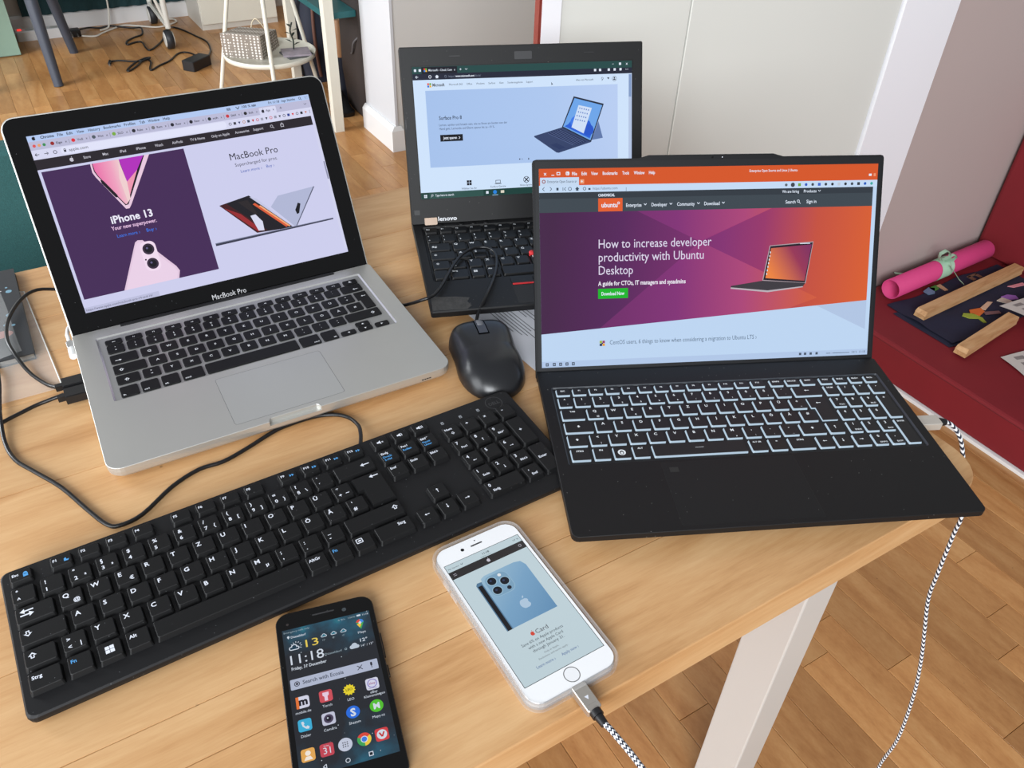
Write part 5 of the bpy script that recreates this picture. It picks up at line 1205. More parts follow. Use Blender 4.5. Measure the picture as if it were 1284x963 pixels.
d.poly(pts, light((226, 206, 40)), 2); d.text('LEO', 222, 346, 15, light((70, 60, 10)), align='c', bold=1)
icon(312, 342, (206, 208, 226)); d.ring(312, 340, 19, 3, light((110, 90, 180)), 3); d.text('ebay', 312, 344, 14, light((150, 70, 120)), align='c', bold=1, l=4); d.text('Kleinanzeigen', 312, 362, 6, ink, align='c', l=4)
for s_, x, y in (('mobile.de', 42, 388), ('Torch', 132, 388), ('LEO', 222, 388), ('eBay', 312, 382), ('Kleinanzeigen', 312, 396), ('Dialer', 40, 486), ('Camera', 129, 486), ('Shazam', 221, 486), ('Mapy.cz', 311, 486)): d.text(s_, x, y, 15, wl, align='c')
icon(41, 438, (58, 168, 208)); d.poly([(28, 424), (36, 422), (40, 432), (36, 436), (44, 446), (50, 442), (57, 448), (54, 456), (44, 454), (32, 442)], wl, 3)
icon(129, 438, (190, 192, 212)); d.disc(129, 438, 18, light((70, 60, 84)), 3); d.disc(129, 438, 10, light((26, 22, 36)), 4); d.disc(126, 435, 3, wl, 5)
d.disc(221, 438, 26, light((36, 104, 214)), 2, 24); d.text('S', 221, 454, 44, wl, align='c', bold=3)
d.disc(311, 438, 26, light((80, 186, 40)), 2, 24); d.text('M', 311, 450, 34, wl, align='c', bold=3)
icon(38, 557, (222, 164, 82)); d.disc(38, 550, 10, light((236, 226, 214)), 3); d.poly([(22, 576), (30, 562), (46, 562), (54, 576)], light((236, 226, 214)), 3)
icon(106, 557, (190, 66, 80)); d.text('31', 106, 572, 36, wl, align='c', bold=0); d.text('Friday', 106, 544, 8, wl, align='c')
d.disc(173, 557, 26, light((190, 196, 214)), 2, 24)
for a in (-8, 0, 8):
    for c in (-8, 0, 8): d.disc(173 + a, 557 + c, 2.4, ink, 3, 8)
for k, c in enumerate(((214, 70, 56), (232, 196, 62), (60, 160, 84))):
    a0_ = -2.62 + k * 2.094; d.poly([(243, 557)] + [(243 + 26 * math.cos(a0_ + 2.094 * j / 8), 557 + 26 * math.sin(a0_ + 2.094 * j / 8)) for j in range(9)], light(c), 2)
d.disc(243, 557, 13, wl, 3); d.disc(243, 557, 10, light((58, 120, 220)), 4)
icon(309, 557, (204, 60, 64)); d.disc(309, 557, 19, wl, 3); d.line([(300, 548), (309, 566)], 6, light((190, 50, 56)), 4); d.line([(318, 548), (309, 566)], 6, light((190, 50, 56)), 4)
d.line([(96, 610), (84, 618), (96, 627), (96, 610)], 2.6, wl); d.ring(173, 619, 9, 2.6, wl); d.rect(249, 610, 266, 627, wl, 2); d.rect(252, 613, 263, 624, light((24, 34, 42)), 3)
b.build('screen', hp_body)
b = MB(); b.flat(rrect(-9, 7, 62.6, 63.8, .6, 3), 7.94, plain('speaker_grille', (46, 46, 48), .5)); b.flat(circle(14, 61.6, 1.6, 14), 7.94, plain('front_lens', (60, 66, 70), .2)); b.flat(circle(-27, 60, 1, 10), 7.94, plain('sensor', (50, 44, 44), .3)); b.build('earpiece', hp_body)
b = MB(); b.rprism(34.6, 36.2, 16, 36, 3.4, 5.6, .5, rubber_black, n=2); b.rprism(34.6, 36.2, 0, 9, 3.4, 5.6, .5, rubber_black, n=2); b.build('side_buttons', hp)
# ------------------------------------------------------------------ SMALL THINGS ON THE TABLE
sheet = plain('paper_white', (222, 224, 232), 0.8, var=0.02)
pu = thing('paper_sheet', (20, 775, TABLE), math.radians(-52), 'white printed sheet peeking out from under the worn black laptop', 'paper')
b = MB(); b.box(-105, 105, -62, 62, 0.1, 0.4, sheet)
b.build('sheet', pu)
b = MB(); pr = plain('print_ink', (90, 92, 100), 0.8, var=0)
for k in range(10):
    L_ = random.uniform(30, 120); b.flat([(-70, -40 + k * 4.2), (-70 + L_, -40 + k * 4.2), (-70 + L_, -39 + k * 4.2), (-70, -39 + k * 4.2)], 0.45, pr)
b.build('print', pu)
bk = thing('book', RS(-150, 880, TABLE) / MM, ROOM, 'dark book with small blue print at the left edge of the table', 'book')
b = MB(); b.box(-150, 92, -68, 118, 0.3, 1.8, plain('book_cover_dark', (40, 43, 48), 0.45, var=0.15, scale=20)); b.box(-150, 92, -68, 118, 7.2, 8.4, plain('book_cover_dark', (40, 43, 48))); b.box(-152, -148, -68, 118, 0.3, 8.4, plain('book_cover_dark', (40, 43, 48))); b.build('cover', bk)
b = MB(); b.box(-148, 91, -67, 116, 1.8, 7.2, plain('book_pages', (110, 104, 94), 0.8, var=0.1, scale=300)); b.build('pages', bk)
b = MB(); bp = plain('book_print_blue', (120, 160, 180), 0.5, var=0)
for k in range(14):
    x, y = random.uniform(20, 86), random.uniform(-20, 106); b.flat(circle(x, y, random.uniform(1, 3.4), 8), 8.45, bp)
b.flat(circle(66, -20, 12, 16, 7), 8.45, plain('book_print_rose', (170, 120, 112), 0.6)); b.flat(circle(30, -26, 20, 16, 12), 8.43, plain('book_print_grey', (110, 118, 120), 0.6)); b.build('print', bk)
sl = thing('plastic_sleeve', RS(-120, 850, TABLE) / MM, ROOM, 'clear plastic sleeve lying half over the dark book', 'sleeve')
film = clear('plastic_film', 0.12, (236, 238, 238), alpha=0.26)
b = MB(); nx, ny = 12, 14; P_ = []
for j in range(ny + 1):
    for i in range(nx + 1):
        x = -200 + 272 * i / nx; y = -100 + 201 * j / ny
        s_, t_ = x - 120, y + 850
        on = max(0, min(1, (-46 - s_) / 30)) * max(0, min(1, (t_ - 790) / 30))
        P_.append((x - y * .06, y, 1.2 + 9.0 * on + .5 * math.sin(x * .07) * math.cos(y * .05)))
b.faces(P_, [(j * (nx + 1) + i, j * (nx + 1) + i + 1, (j + 1) * (nx + 1) + i + 1, (j + 1) * (nx + 1) + i) for j in range(ny) for i in range(nx)], film, True)
b.build('film', sl)
b = MB(); edge = [P_[j * (nx + 1) + nx] for j in range(ny + 1)]; b.tube(edge, .7, plain('sleeve_edge', (220, 220, 216), .3), n=6); b.tube([P_[ny * (nx + 1) + i] for i in range(nx + 1)], .6, plain('sleeve_edge', (220, 220, 216), .3), n=6); b.build('welded_edge', sl)
mg = thing('magnetic_charger', (MACP[0], MACP[1], TABLE), math.radians(31.2755), 'white and silver magnetic charging plug at the rear left of the silver laptop', 'charger')
b = MB(); b.M = Matrix.Translation((-3.6, 0, 8)) @ Matrix.Rotation(-math.pi / 2, 4, 'X'); b.tube([(0, 0, 198), (0, 0, 214)], 3.6, plain('magsafe_white', (216, 217, 218), .3), n=12); b.M = None
b.build('barrel', mg)
b = MB(); b.rprism(-7, -.2, 212, 224, 4.4, 11.6, 1.5, plain('magsafe_metal', (190, 190, 190), .3, .7), ch=.6); b.build('head', mg)
b = MB(); b.tube([(-4, 224, 8), (-3.8, 232, 9), (-3.6, 240, 10), (2, 262, 6), (30, 290, 2.6), (90, 330, 2.6), (180, 352, 2.6)], 2.0, plain('magsafe_cord', (224, 224, 224), .45), n=8, k=5); b.build('cord', mg)
uc = thing('charging_cable', (53.554, 433.153, TABLE), math.radians(7.8955), 'braided cable hanging from the right side of the laptop with lit keys', 'cable')
b = MB(); b.rprism(357, 380, 113.4, 127.2, 5.4, 13, 1.4, plain('plug_shell_pale', (208, 202, 192), .35, .5), ch=.5); b.build('plug', uc)
b = MB(); b.tube([(380, 120.2, 9.2), (387, 120.0, 9.0)], 4.4, rubber_black, n=12, r_end=3.2); b.build('sleeve', uc)
def room_to_local(pts, ox, oy, deg): return world_to_local([(s * CA - t * SA, s * SA + t * CA, z) for s, t, z in pts], ox, oy, deg)
ucp = room_to_local([(681, 285, 8.6), (690, 280, 2), (698, 272, -12), (702, 264, -31), (705, 250, -64), (706, 240, -97), (708, 239, -125), (712, 235, -189), (716, 232, -231), (720, 220, -280), (725, 209, -327), (730, 197, -392), (735, 187, -487), (740, 189, -569), (742, 180, -650), (738, 160, -715), (720, 110, -737.6), (660, 20, -737.6)], 53.554, 433.153, 7.8955)
b = MB(); b.tube(ucp, 2.1, braid('braid_cord_loose', 2, 140), n=10, k=8); b.build('cord', uc)

# ------------------------------------------------------------------ RED MATTRESS BY THE WALL AND WHAT LIES ON IT
red_cloth = plain('red_upholstery', (120, 17, 28), 0.72, var=0.12, scale=9, bump=0.15, bscale=700)
mt = room_thing('mattress', 1660, 1098, 0, 'low red upholstered mattress with a red back cushion against the beige wall', 'mattress')
b = MB(); b.box(2, 640, -1500, 0, 0, 9, white_paint); b.build('base_board', mt)
b = MB()
def cushion(b, x0, x1, y0, y1, z0, z1, r, mat):
    b.loft([[(x, y, z0) for x, y in rrect(x0 + r * .5, x1 - r * .5, y0 + r * .5, y1 - r * .5, r, 4)], [(x, y, z0 + r * .5) for x, y in rrect(x0, x1, y0, y1, r, 4)], [(x, y, z1 - r) for x, y in rrect(x0, x1, y0, y1, r, 4)],
            [(x, y, z1 - r * .3) for x, y in rrect(x0 + r * .3, x1 - r * .3, y0 + r * .3, y1 - r * .3, r, 4)], [(x, y, z1) for x, y in rrect(x0 + r, x1 - r, y0 + r, y1 - r, r * .6, 4)]], mat, smooth=False)
cushion(b, 8, 636, -1500, -2, 9.2, 110, 7, red_cloth)
b.build('seat_cushion', mt)
b = MB(); cushion(b, 612, 700, -1500, -2, 111, 640, 14, red_cloth); b.build('back_cushion', mt)
b = MB(); b.tube([(9, -1490, 101), (9, -8, 101)], 1.6, plain('red_piping', (96, 14, 24), .7), n=6); b.build('piping', mt)
MZ = 110.4
navy = plain('navy_cloth', (24, 27, 52), 0.85, var=0.12, scale=60, bump=0.3, bscale=1200)
cl = room_thing('wall_hanging', 2000, 900, MZ, 'navy cloth wall hanging with coloured stitched figures spread on the red mattress', 'wall hanging')
b = MB(); nx, ny = 16, 12; P_ = []
for j in range(ny + 1):
    for i in range(nx + 1):
        x = -205 + 455 * i / nx; y = -86 + 196 * j / ny
        fold = max(0, 1 - abs(y - 20) / 40) * max(0, 1 - (x + 205) / 120)
        P_.append((x, y + 6 * math.sin(x * .02), 3.4 + 1.4 * math.sin(x * .045 + y * .03) + 7 * fold))
F_ = [(j * (nx + 1) + i, j * (nx + 1) + i + 1, (j + 1) * (nx + 1) + i + 1, (j + 1) * (nx + 1) + i) for j in range(ny) for i in range(nx)]
b.faces(P_, F_, navy, True); b.faces([(p[0] * 1.0, p[1], p[2] - 1.6) for p in P_], [tuple(reversed(f)) for f in F_], navy, True)
b.build('cloth', cl)
b = MB(); P2 = []
for j in range(7):
    for i in range(11): P2.append((-222 + 40 * i, -92 + 28 * j + (6 if i == 0 else 0), .8 + .5 * math.sin(i * 1.7 + j)))
b.faces(P2, [(j * 11 + i, j * 11 + i + 1, (j + 1) * 11 + i + 1, (j + 1) * 11 + i) for j in range(6) for i in range(10)], navy, True); b.build('lower_fold', cl)
def felt(pts, rgb, z=6.6):
    b = MB(); m = plain('felt_%d_%d_%d' % rgb, rgb, .9, var=.1, scale=200)
    pts = [(p[0] - 2000, p[1] - 900) for p in pts]
    A = sum(pts[i][0] * pts[(i + 1) % len(pts)][1] - pts[(i + 1) % len(pts)][0] * pts[i][1] for i in range(len(pts)))
    if A < 0: pts = pts[::-1]
    b.prism(pts, z - 2.2, z, m); b.build('figure', cl)
felt([(1924, 884), (1936, 890), (1958, 876), (1962, 852), (1952, 834), (1946, 838), (1950, 856), (1930, 868)], (148, 158, 52)); felt([(1952, 880), (1964, 892), (1999, 884), (1994, 868), (1966, 862)], (206, 104, 40))
felt([(1996, 884), (2044, 894), (2054, 886), (2004, 872)], (206, 168, 140)); felt([(1990, 868), (2030, 852), (2026, 842), (1984, 858)], (120, 84, 86))
felt([(2099, 892), (2124, 890), (2140, 876), (2132, 862), (2108, 870)], (150, 98, 178)); felt([(2072, 886), (2098, 888), (2106, 868), (2100, 850), (2084, 862)], (206, 190, 176)); felt([(2092, 860), (2102, 862), (2104, 850), (2094, 846)], (150, 104, 60))
felt([(2164, 916), (2218, 908), (2220, 896), (2176, 904)], (206, 130, 140))
felt([(1934, 1010), (1962, 1016), (1976, 1006), (1952, 988), (1932, 992)], (104, 128, 158), 6.6); felt([(1962, 1014), (1990, 1014), (1984, 998), (1960, 996)], (72, 128, 52)); felt([(1992, 1012), (2006, 1012), (2000, 982), (1990, 984)], (186, 142, 110))
for (x0, x1, y0, y1) in ((2108, 2148, 996, 1002), (2138, 2148, 980, 1000), (2108, 2120, 980, 1000)): felt([(x0, y0), (x1, y0), (x1, y1), (x0, y1)], (120, 86, 66))
def slat(s0, t0, s1, t1, w_, label):
    L_ = math.hypot(s1 - s0, t1 - t0); a = math.atan2(t1 - t0, s1 - s0)
    o = thing('wooden_slat', RS(s0, t0, MZ + 7) / MM, ROOM + a, label, 'slat')
    for z0, z1, nm in ((0, 10.6, 'lower_strip'), (11.2, 21.5, 'upper_strip')):
        b = MB(); b.loft([[(0, -w_ / 2, z0), (L_, -w_ / 2, z0), (L_, w_ / 2, z0), (0, w_ / 2, z0)], [(0 + (6 if z1 > 15 else 0), -w_ / 2 + 1, z1), (L_, -w_ / 2 + 1, z1), (L_, w_ / 2 - 1, z1), (0 + (6 if z1 > 15 else 0), w_ / 2 - 1, z1)]], slat_wood); b.build(nm, o)
slat(1812, 932, 2256, 950, 30, 'pale wooden slat across the middle of the navy cloth, behind the other slat')
slat(1762, 778, 2010, 806, 30, 'pale wooden slat on the near edge of the navy cloth, partly under newspaper')
ro = room_thing('paper_roll', 1818, 1034, MZ + 33, 'pink paper roll tied with a pale green ribbon', 'paper roll')
pink = plain('pink_paper', (206, 62, 122), .75, var=.04)
b = MB(); b.M = Matrix.Rotation(math.radians(2.0), 4, 'Z') @ Matrix.Rotation(math.pi / 2, 4, 'Y')
R0 = [[(r_ * math.cos(2 * math.pi * i / 28), r_ * math.sin(2 * math.pi * i / 28), z) for i in range(28)] for r_, z in ((24.5, 400), (24.5, 0), (26.5, 0), (26.5, 425), (25, 428), (.1, 428))]
b.loft(R0, pink, top=False, bottom=False, smooth=True); b.build('roll', ro)
ribbon = plain('mint_ribbon', (176, 214, 186), .7, var=.08)
b = MB()
def band(pts, w_, ax, m=ribbon):
    A_ = [Vector(p) - Vector(ax) * w_ / 2 for p in pts]; B_ = [Vector(p) + Vector(ax) * w_ / 2 for p in pts]; n_ = len(pts)
    b.faces(A_ + B_, [(i, i + 1, n_ + i + 1, n_ + i) for i in range(n_ - 1)], m, True); b.faces([p + Vector((0, 0, .6)) for p in A_ + B_], [(n_ + i, n_ + i + 1, i + 1, i) for i in range(n_ - 1)], m, True)
for cx_, tl in ((196, 0), (206, .5), (216, -.4), (186, .5), (226, .3)):
    band([(cx_ + tl * 20 * math.sin(a), 27.6 * math.cos(a) + cx_ * .035, 27.6 * math.sin(a)) for a in [2 * math.pi * k / 24 for k in range(25)]], 15, (1, 0, 0))
b.build('ribbon_wrap', ro)
b = MB(); band([(198, 12, 26), (182, 6, 44), (178, 4, 56), (196, 2, 62), (216, 0, 52), (222, 0, 34), (210, 6, 27)], 15, (.5, .8, 0)); band([(200, 4, 30), (224, -6, 46), (238, -10, 40), (232, -8, 30), (208, 0, 29)], 15, (.6, .7, 0)); band([(205, -18, 24), (214, -34, 8), (226, -46, -10), (240, -58, -24)], 8, (.7, .6, 0)); band([(190, 24, 14), (170, 34, -6), (140, 44, -20), (110, 52, -12), (88, 56, -6)], 8, (.3, .9, .2)); b.build('bow', ro)
newsp = plain('newsprint', (196, 190, 184), .85, var=.08, scale=30); nink = plain('newsprint_grey', (132, 126, 124), .85, var=.3, scale=150)
for nm_, (s0, t0, z0, pts), lab in (('a', (2006, 846, MZ + 30, [(0, 0), (240, -24), (225, -150), (20, -84)]), 'crumpled newspaper sheet lying over the near wooden slat'), ('b', (1851, 726, MZ + 1.5, [(0, 0), (220, -40), (190, -230), (-18, -74)]), 'newspaper sheet lying flat on the red mattress in front of the slats')):
    o = room_thing('newspaper', s0, t0, z0, lab, 'newspaper')
    b = MB(); n_ = 8; P_ = []
    for j in range(n_ + 1):
        for i in range(n_ + 1):
            u_, v_ = i / n_, j / n_
            x = (1 - v_) * ((1 - u_) * pts[0][0] + u_ * pts[1][0]) + v_ * ((1 - u_) * pts[3][0] + u_ * pts[2][0]); y = (1 - v_) * ((1 - u_) * pts[0][1] + u_ * pts[1][1]) + v_ * ((1 - u_) * pts[3][1] + u_ * pts[2][1])
            P_.append((x, y, 2.2 + 1.8 * math.sin(u_ * 5 + v_ * 3)))
    F_ = [(j * (n_ + 1) + i, (j + 1) * (n_ + 1) + i, (j + 1) * (n_ + 1) + i + 1, j * (n_ + 1) + i + 1) for j in range(n_) for i in range(n_)]
    b.faces(P_, F_, newsp, True); b.build('sheet', o)
    b = MB(); G_ = []
    for j in range(1, n_ - 1):
        for i in range(1, n_ - 1):
            if (i + j) % 3: G_.append(F_[j * n_ + i])
    b.faces([(p[0], p[1], p[2] + .3) for p in P_], G_, nink, True); b.build('print', o)

# ------------------------------------------------------------------ CHAIR WITH TEAL BACK BEHIND THE TABLE
teal = plain('teal_felt', (44, 88, 88), .95, var=.35, scale=420, bump=.5, bscale=900)
grey_leg = plain('grey_leg_paint', (62, 68, 80), .5, var=.08)
ch = room_thing('chair', -110, 1320, 0, 'teal felt chair pushed up to the far side of the table', 'chair')
b = MB(); cushion(b, -210, 210, -250, 150, 420, 470, 16, teal); b.build('seat', ch)
b = MB(); b.M = Matrix.Translation((0, 120, 470)) @ Matrix.Rotation(math.radians(96), 4, 'X'); cushion(b, -210, 210, 0, 262, -36, 0, 10, teal); b.build('backrest', ch)
for x, y in ((-180, -220), (180, -220), (-180, 130), (180, 130)):
    b = MB(); b.tube([(x, y, 425), (x * 1.12, y * 1.12, 0)], 17, grey_leg, n=12, r_end=11); b.build('leg', ch)

# ------------------------------------------------------------------ FAR SIDE OF THE ROOM
fc = room_thing('chair', 90, 4190, 0, 'dark chair on slanted grey round legs at the far wall', 'chair')
b = MB(); cushion(b, -230, 230, -210, 210, 440, 490, 18, plain('far_chair_cloth', (40, 52, 58), .9, var=.2, scale=200)); b.build('seat', fc)
for (x0, y0), (x1, y1) in (((97, -222), (94, -140)), ((223, 217), (168, 180)), ((-230, 217), (-170, 180)), ((-230, -222), (-170, -160))):
    b = MB(); b.tube([(x1, y1, 440), (x0, y0, 0)], 27, grey_leg, n=14, r_end=19); b.build('leg', fc)
cb = room_thing('cabinet', -220, 4640, 0, 'pale mint green cabinet in the far left corner', 'cabinet')
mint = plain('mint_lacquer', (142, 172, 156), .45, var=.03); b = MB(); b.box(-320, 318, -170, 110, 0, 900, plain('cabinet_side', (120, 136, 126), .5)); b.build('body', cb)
b = MB(); b.rprism(-318, 318, 4, 896, 0, 10, 2, mint, ch=1, n=2); b.v = [Vector((p.x, -170 - p.z, p.y)) for p in b.v]; b.build('front_panel', cb)
cu = room_thing('curtain', 560, 4790, 0, 'dark teal curtain panel hanging on the far wall', 'curtain')
b = MB(); n_ = 60; A_ = [(-400 + 762 * i / n_, -10 + 6 * math.sin(i * 1.3), 82) for i in range(n_ + 1)]
b.faces(A_ + [(p[0], p[1], 1500) for p in A_], [(i, i + 1, n_ + 2 + i, n_ + 1 + i) for i in range(n_)], plain('dark_teal_cloth', (20, 52, 56), .9, var=.2, scale=60), True); b.build('cloth', cu)
ps = room_thing('power_strip', 190, 4700, 0, 'white power strip with a red glowing switch by the far baseboard', 'power strip')
b = MB(); b.rprism(-82, 126, -26, 26, 0, 44, 8, white_paint, ch=3); b.build('housing', ps)
b = MB(); b.rprism(-72, -54, -8, 8, 43, 49, 2, light((240, 60, 50), 1.2)); b.build('switch', ps)
for k in range(3):
    b = MB(); b.lathe([(19, 43.5), (17, 44.8), (15, 44.4), (.2, 44.2)], plain('socket_grey', (190, 190, 186), .5), n=20, cx=-22 + k * 54); b.build('socket', ps)
wcb = plain('white_cable', (214, 210, 200), .5, var=.03)
wc = room_thing('extension_cable', 0, 0, 0, 'white cable lying along the far baseboard behind the black adapter', 'cable')
b = MB(); b.tube([(385, 4640, 5), (441, 4612, 5), (487, 4658, 5), (531, 4697, 5), (597, 4743, 5), (665, 4698, 5), (750, 4644, 5), (845, 4700, 5), (837, 4762, 5), (772, 4743, 5)], 4.2, wcb, n=6, k=5); b.build('cord', wc)
wc2 = room_thing('hanging_cable', 0, 0, 0, 'white cable hanging down the dark teal curtain to the floor', 'cable')
b = MB(); b.tube([(545, 4762, 420), (552, 4760, 260), (552, 4757, 160), (546, 4752, 80), (530, 4735, 20), (515, 4722, 5), (480, 4700, 5)], 4.6, wcb, n=6, k=5); b.build('cord', wc2)
ad = room_thing('power_adapter', 0, 0, 0, 'black power adapter brick with its cables on the parquet', 'power adapter')
b = MB(); b.M = Matrix.Translation((765, 3965, 0)) @ Matrix.Rotation(math.radians(38), 4, 'Z'); b.rprism(-62, 62, -32, 32, 1, 44, 6, plain('adapter_black', (26, 26, 28), .4), ch=3); b.build('brick', ad)
dcp = [(790, 4000, 22), (800, 4060, 10), (787, 4162, 4), (759, 4194, 4), (725, 4177, 4), (674, 4098, 4), (618, 4050, 4), (572, 4000, 4), (573, 4035, 4), (593, 4111, 5), (578, 4156, 6), (519, 4072, 4), (483, 4029, 4), (481, 4054, 4), (530, 4128, 6), (579, 4161, 9), (602, 4157, 10), (567, 4136, 8), (519, 4158, 4), (474, 4191, 4), (434, 4197, 4)]
b = MB(); b.tube(dcp, 4.0, cable_black, n=6, k=4); b.tube([(434, 4197, 5), (424, 4160, 5)], 7, cable_black, n=8); b.tube([(424, 4160, 5), (422, 4140, 5)], 3.4, metal_grey, n=8); b.build('low_voltage_cord', ad)
acp = [(389, 4700, 20), (437, 4760, 8), (484, 4748, 4), (528, 4743, 10), (573, 4716, 8), (624, 4685, 4), (663, 4653, 9), (647, 4556, 4), (602, 4519, 4), (559, 4468, 4), (552, 4416, 4), (593, 4439, 4), (620, 4427, 4), (618, 4332, 4), (627, 4288, 4), (667, 4337, 4), (716, 4425, 4), (756, 4551, 4), (804, 4620, 4), (844, 4542, 4), (873, 4426, 4), (898, 4314, 4), (882, 4184, 4), (850, 4090, 8), (815, 4005, 20)]
b = MB(); b.tube(acp, 4.4, cable_black, n=6, k=4); b.build('mains_cord', ad)
b = MB(); b.rprism(335, 385, 4640, 4690, 4, 34, 8, cable_black, ch=4); b.tube([(345, 4642, 16), (342, 4606, 14)], 3, metal_grey, n=6); b.tube([(368, 4642, 16), (366, 4606, 14)], 3, metal_grey, n=6); b.build('mains_plug', ad)
# rolling rack with casters
rk = room_thing('rolling_rack', 700, 4540, 0, 'white tubular rack on casters near the far wall', 'rack')
rw = plain('rack_white', (222, 220, 212), .4, var=.02)
for p0, p1, r_ in (((30, -254, 92), (24, -254, 1300), 13), ((44, 198, 60), (36, 198, 1300), 12)):
    b = MB(); b.tube([p0, p1], r_, rw, n=10); b.build('pole', rk)
b = MB(); b.tube([(28, -254, 112), (-6, -254, 230), (-50, -240, 420)], 7, rw, n=8, k=4); b.tube([(26, -250, 100), (40, 196, 100)], 9, rw, n=8); b.build('brace', rk)
for x, y in ((24, -252), (44, 194)):
    b = MB(); b.M = Matrix.Translation((x - 14, y, 42)) @ Matrix.Rotation(math.pi / 2, 4, 'Y'); b.lathe([(30, -5), (42, -1), (42, 27), (30, 31)], plain('caster_tread', (40, 42, 46), .5), n=24)
    for zz, s_ in ((-7, 0), (31, 0)): b.lathe([(24, zz), (34, zz + 1), (34, zz + 3), (24, zz + 4)], rw, n=20)
    b.build('caster', rk)
wcx = room_thing('cabinet', 1020, 4660, 0, 'white cabinet standing by the far wall behind the round side table', 'cabinet')
b = MB(); b.box(-88, 300, -150, 150, 0, 800, plain('white_cabinet_body', (206, 202, 192), .5, var=.02)); b.build('body', wcx)
b = MB(); b.rprism(-84, 296, 30, 790, 0, 16, 2, cream_paint, ch=1, n=2); b.v = [Vector((p.x, -150 - p.z, p.y)) for p in b.v]; b.build('door', wcx)
b = MB(); b.tube([(-60, -168, 560), (-60, -180, 570), (-60, -180, 660), (-60, -168, 670)], 5, metal_grey, n=8); b.build('handle', wcx)
# round side table with a lower tray
stb = room_thing('side_table', 929, 3338, 0, 'white round tray table on three slanted rods', 'side table')
b = MB(); b.lathe([(166, 204), (176, 208), (178, 224), (174, 226), (170, 219), (.2, 218)], cream_paint, n=44); b.build('tray', stb)
b = MB(); b.lathe([(120, 560), (130, 564), (132, 578), (126, 580), (.2, 580)], cream_paint, n=40); b.build('top', stb)
for a in (150, 254, 22):
    a = math.radians(a); c, q = math.cos(a), math.sin(a)
    b = MB(); b.tube([(98 * c, 98 * q, 564), (234 * c, 234 * q, 0)], 8, cream_paint, n=10); b.build('rod', stb)
def dotted(name, base, dot, scale, thr):
    m, nt, p = newmat(name); N, L = nt.nodes, nt.links
    tc = N.new('ShaderNodeTexCoord'); v = N.new('ShaderNodeTexVoronoi'); v.inputs['Scale'].default_value = scale; v.inputs['Randomness'].default_value = .15
    L.new(tc.outputs['Object'], v.inputs['Vector'])
    lt = N.new('ShaderNodeMath'); lt.operation = 'LESS_THAN'; lt.inputs[1].default_value = thr; L.new(v.outputs['Distance'], lt.inputs[0])
    mx = N.new('ShaderNodeMix'); mx.data_type = 'RGBA'; mx.inputs['A'].default_value = lin(base); mx.inputs['B'].default_value = lin(dot); L.new(lt.outputs[0], mx.inputs['Factor'])
    L.new(mx.outputs['Result'], p.inputs['Base Color']); p.inputs['Roughness'].default_value = .6
    return m
bag = room_thing('gift_bag', 752, 3362, 219, 'grey and white dotted paper gift bag lying on the round tray', 'gift bag')
bagm = dotted('bag_dots', (132, 122, 112), (226, 220, 212), 95, .36)
b = MB(); b.M = Matrix.Rotation(math.radians(-38.5), 4, 'Z')
b.loft([[(0, 0, 0), (160, 0, 0), (160, 176, 0), (0, 176, 0)], [(2, 1, 86), (158, 1, 86), (156, 174, 64), (4, 174, 64)]], bagm); b.build('body', bag)
b = MB(); b.M = Matrix.Rotation(math.radians(-38.5), 4, 'Z'); b.tube([(50, 176, 52), (58, 186, 84), (80, 180, 96), (110, 176, 62)], 2.4, plain('bag_cord', (200, 186, 160), .7), n=6, k=5); b.build('handle', bag)
mgz = room_thing('magazine', 1000, 3282, 219.5, 'small stack of printed leaflets beside the gift bag on the tray', 'magazine')
for k, (c, r_) in enumerate((((84, 86, 88), 6), ((150, 140, 150), -10))):
    b = MB(); b.M = Matrix.Rotation(math.radians(r_), 4, 'Z'); b.box(-40, 66, -62, 32, k * 7, k * 7 + 6.4, plain('leaflet_%d' % k, c, .5, var=.35, scale=60)); b.build('leaflet', mgz)
sp = room_thing('plant_sprig', 1010, 3290, 234, 'small dark green leafy sprig on the leaflets', 'sprig')
leafm = plain('dark_leaf', (34, 44, 36), .6, var=.3)
b = MB(); b.tube([(0, 0, 0), (4, 4, 30), (-2, 10, 66), (10, 14, 96)], 3, leafm, n=6, k=4); b.build('stem', sp)
for k in range(8):
    b = MB(); a = k * 2.4; z = 12 + k * 11; c, q = math.cos(a), math.sin(a)
    b.faces([(2, 6, z), (2 + 16 * c - 6 * q, 6 + 16 * q + 6 * c, z + 8), (2 + 32 * c, 6 + 32 * q, z + 10), (2 + 16 * c + 6 * q, 6 + 16 * q - 6 * c, z + 8)], [(0, 1, 2, 3)], leafm); b.build('leaf', sp)
# white desk at the back with a teal shelf underneath
dsk = room_thing('desk', 1058, 3000, 0, 'white desk with square legs and a teal shelf under its top', 'desk')
for x, y, w_ in ((0, 0, 38), (60, 640, 36), (118, 0, 0)):
    if w_:
        b = MB(); b.rprism(x - w_ / 2, x + w_ / 2, y - 18, y + 18, 0, 700, 2, cream_paint, n=2); b.build('leg', dsk)
b = MB(); b.box(-40, 640, -30, 680, 700, 726, cream_paint); b.build('desk_top', dsk)
b = MB(); b.box(4, 118, 24, 560, 402, 424, plain('teal_shelf', (30, 92, 96), .5)); b.build('shelf', dsk)
bg1 = room_thing('backpack', 1222, 3660, 0, 'dark navy bag standing under the white desk', 'bag')
dnavy = plain('bag_navy', (30, 35, 50), .8, var=.25, scale=20)
b = MB(); b.loft([[(x, y, 0) for x, y in rrect(-70, 80, -120, 150, 40, 4)], [(x, y, 120) for x, y in rrect(-84, 84, -128, 160, 44, 4)], [(x, y, 300) for x, y in rrect(-60, 66, -110, 130, 40, 4)], [(x, y, 388) for x, y in rrect(-30, 30, -70, 80, 24, 4)]], dnavy, smooth=True); b.build('body', bg1)
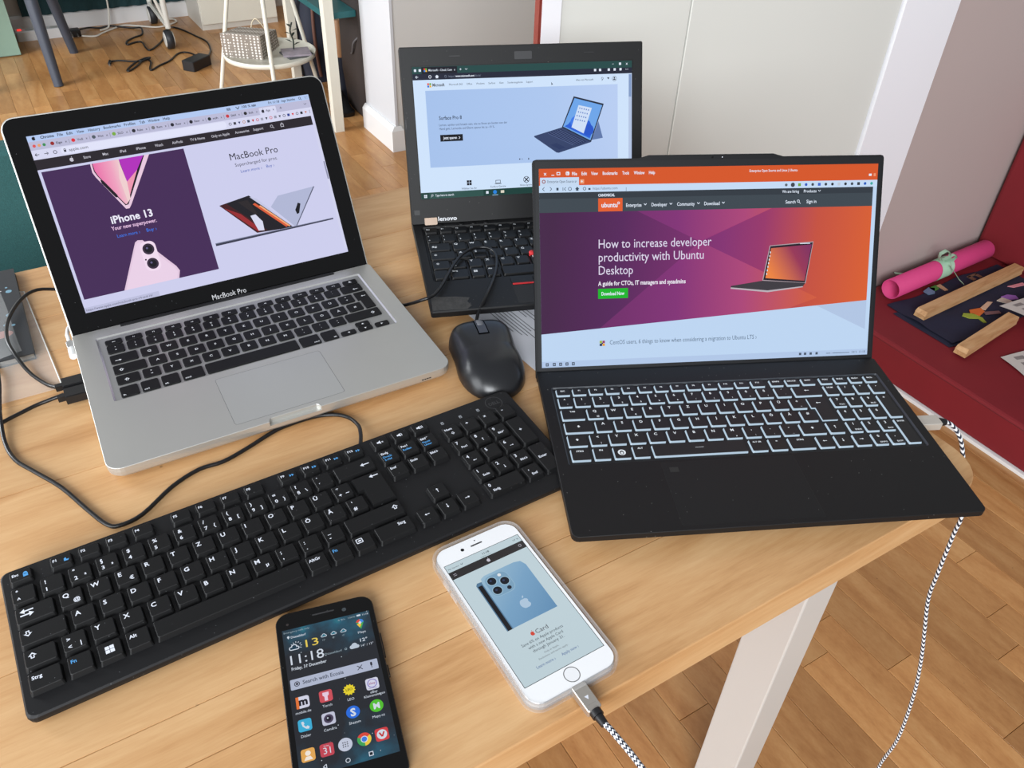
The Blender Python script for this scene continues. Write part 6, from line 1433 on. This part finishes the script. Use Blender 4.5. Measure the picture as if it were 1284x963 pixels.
b = MB(); b.tube([(-34, -120, 330), (-44, -136, 220), (-40, -134, 110), (-30, -126, 30)], 7, plain('bag_strap', (100, 66, 54), .7), n=6, k=5); b.build('strap', bg1)
bg2 = room_thing('leather_bag', 1228, 3330, 150, 'tan leather bag behind the white desk leg', 'bag')
b = MB(); b.loft([[(x, y, -150) for x, y in rrect(-44, 20, -50, 60, 16, 4)], [(x, y, 30) for x, y in rrect(-46, 22, -50, 60, 18, 4)]], dnavy); b.build('lower_pocket', bg2)
b = MB(); b.loft([[(x, y, 31) for x, y in rrect(-46, 22, -54, 60, 18, 4)], [(x, y, 120) for x, y in rrect(-48, 24, -56, 60, 18, 4)], [(x, y, 170) for x, y in rrect(-36, 14, -40, 50, 14, 4)]], plain('tan_leather', (150, 108, 72), .55, var=.15), smooth=True); b.build('flap', bg2)
cs_ = room_thing('instrument_case', 1225, 3100, 0, 'tall dark brown padded case leaning beside the white wall end', 'case')
dbr = plain('case_brown', (44, 36, 34), .7, var=.25, scale=12)
def cring(z, f, g, w_): return [(x, y, z) for x, y in rrect(-w_, 16, f, g, min(w_ * .6, 14), 4)]
b = MB(); b.loft([cring(0, -86, 110, 26), cring(20, -96, 130, 34), cring(160, -98, 150, 40), cring(300, -92, 130, 44), cring(420, -96, 120, 46), cring(560, -80, 100, 40), cring(690, -60, 80, 30)], dbr, smooth=True); b.build('body', cs_)
b = MB(); b.tube([(-36, -70, 330), (-52, -40, 300), (-46, 0, 250), (-30, 60, 240)], 4, plain('case_strap', (80, 78, 80), .6), n=6, k=5); b.build('strap', cs_)
shu = room_thing('shoe', 1146, 3180, 0, 'black shoe on the floor beside the dark brown case', 'shoe')
b = MB(); b.loft([[(x, y, 0) for x, y in rrect(-34, 34, -70, 80, 28, 4)], [(x, y, 16) for x, y in rrect(-36, 36, -72, 82, 30, 4)], [(x, y, 18) for x, y in rrect(-32, 32, -66, 78, 28, 4)]], rubber_black); b.build('sole', shu)
b = MB(); b.loft([[(x, y, 18) for x, y in rrect(-31, 31, -64, 77, 28, 4)], [(x, y, 44) for x, y in rrect(-26, 26, -30, 76, 24, 4)], [(x, y, 70) for x, y in rrect(-20, 20, 20, 74, 18, 4)]], rubber_black, smooth=True); b.build('upper', shu)
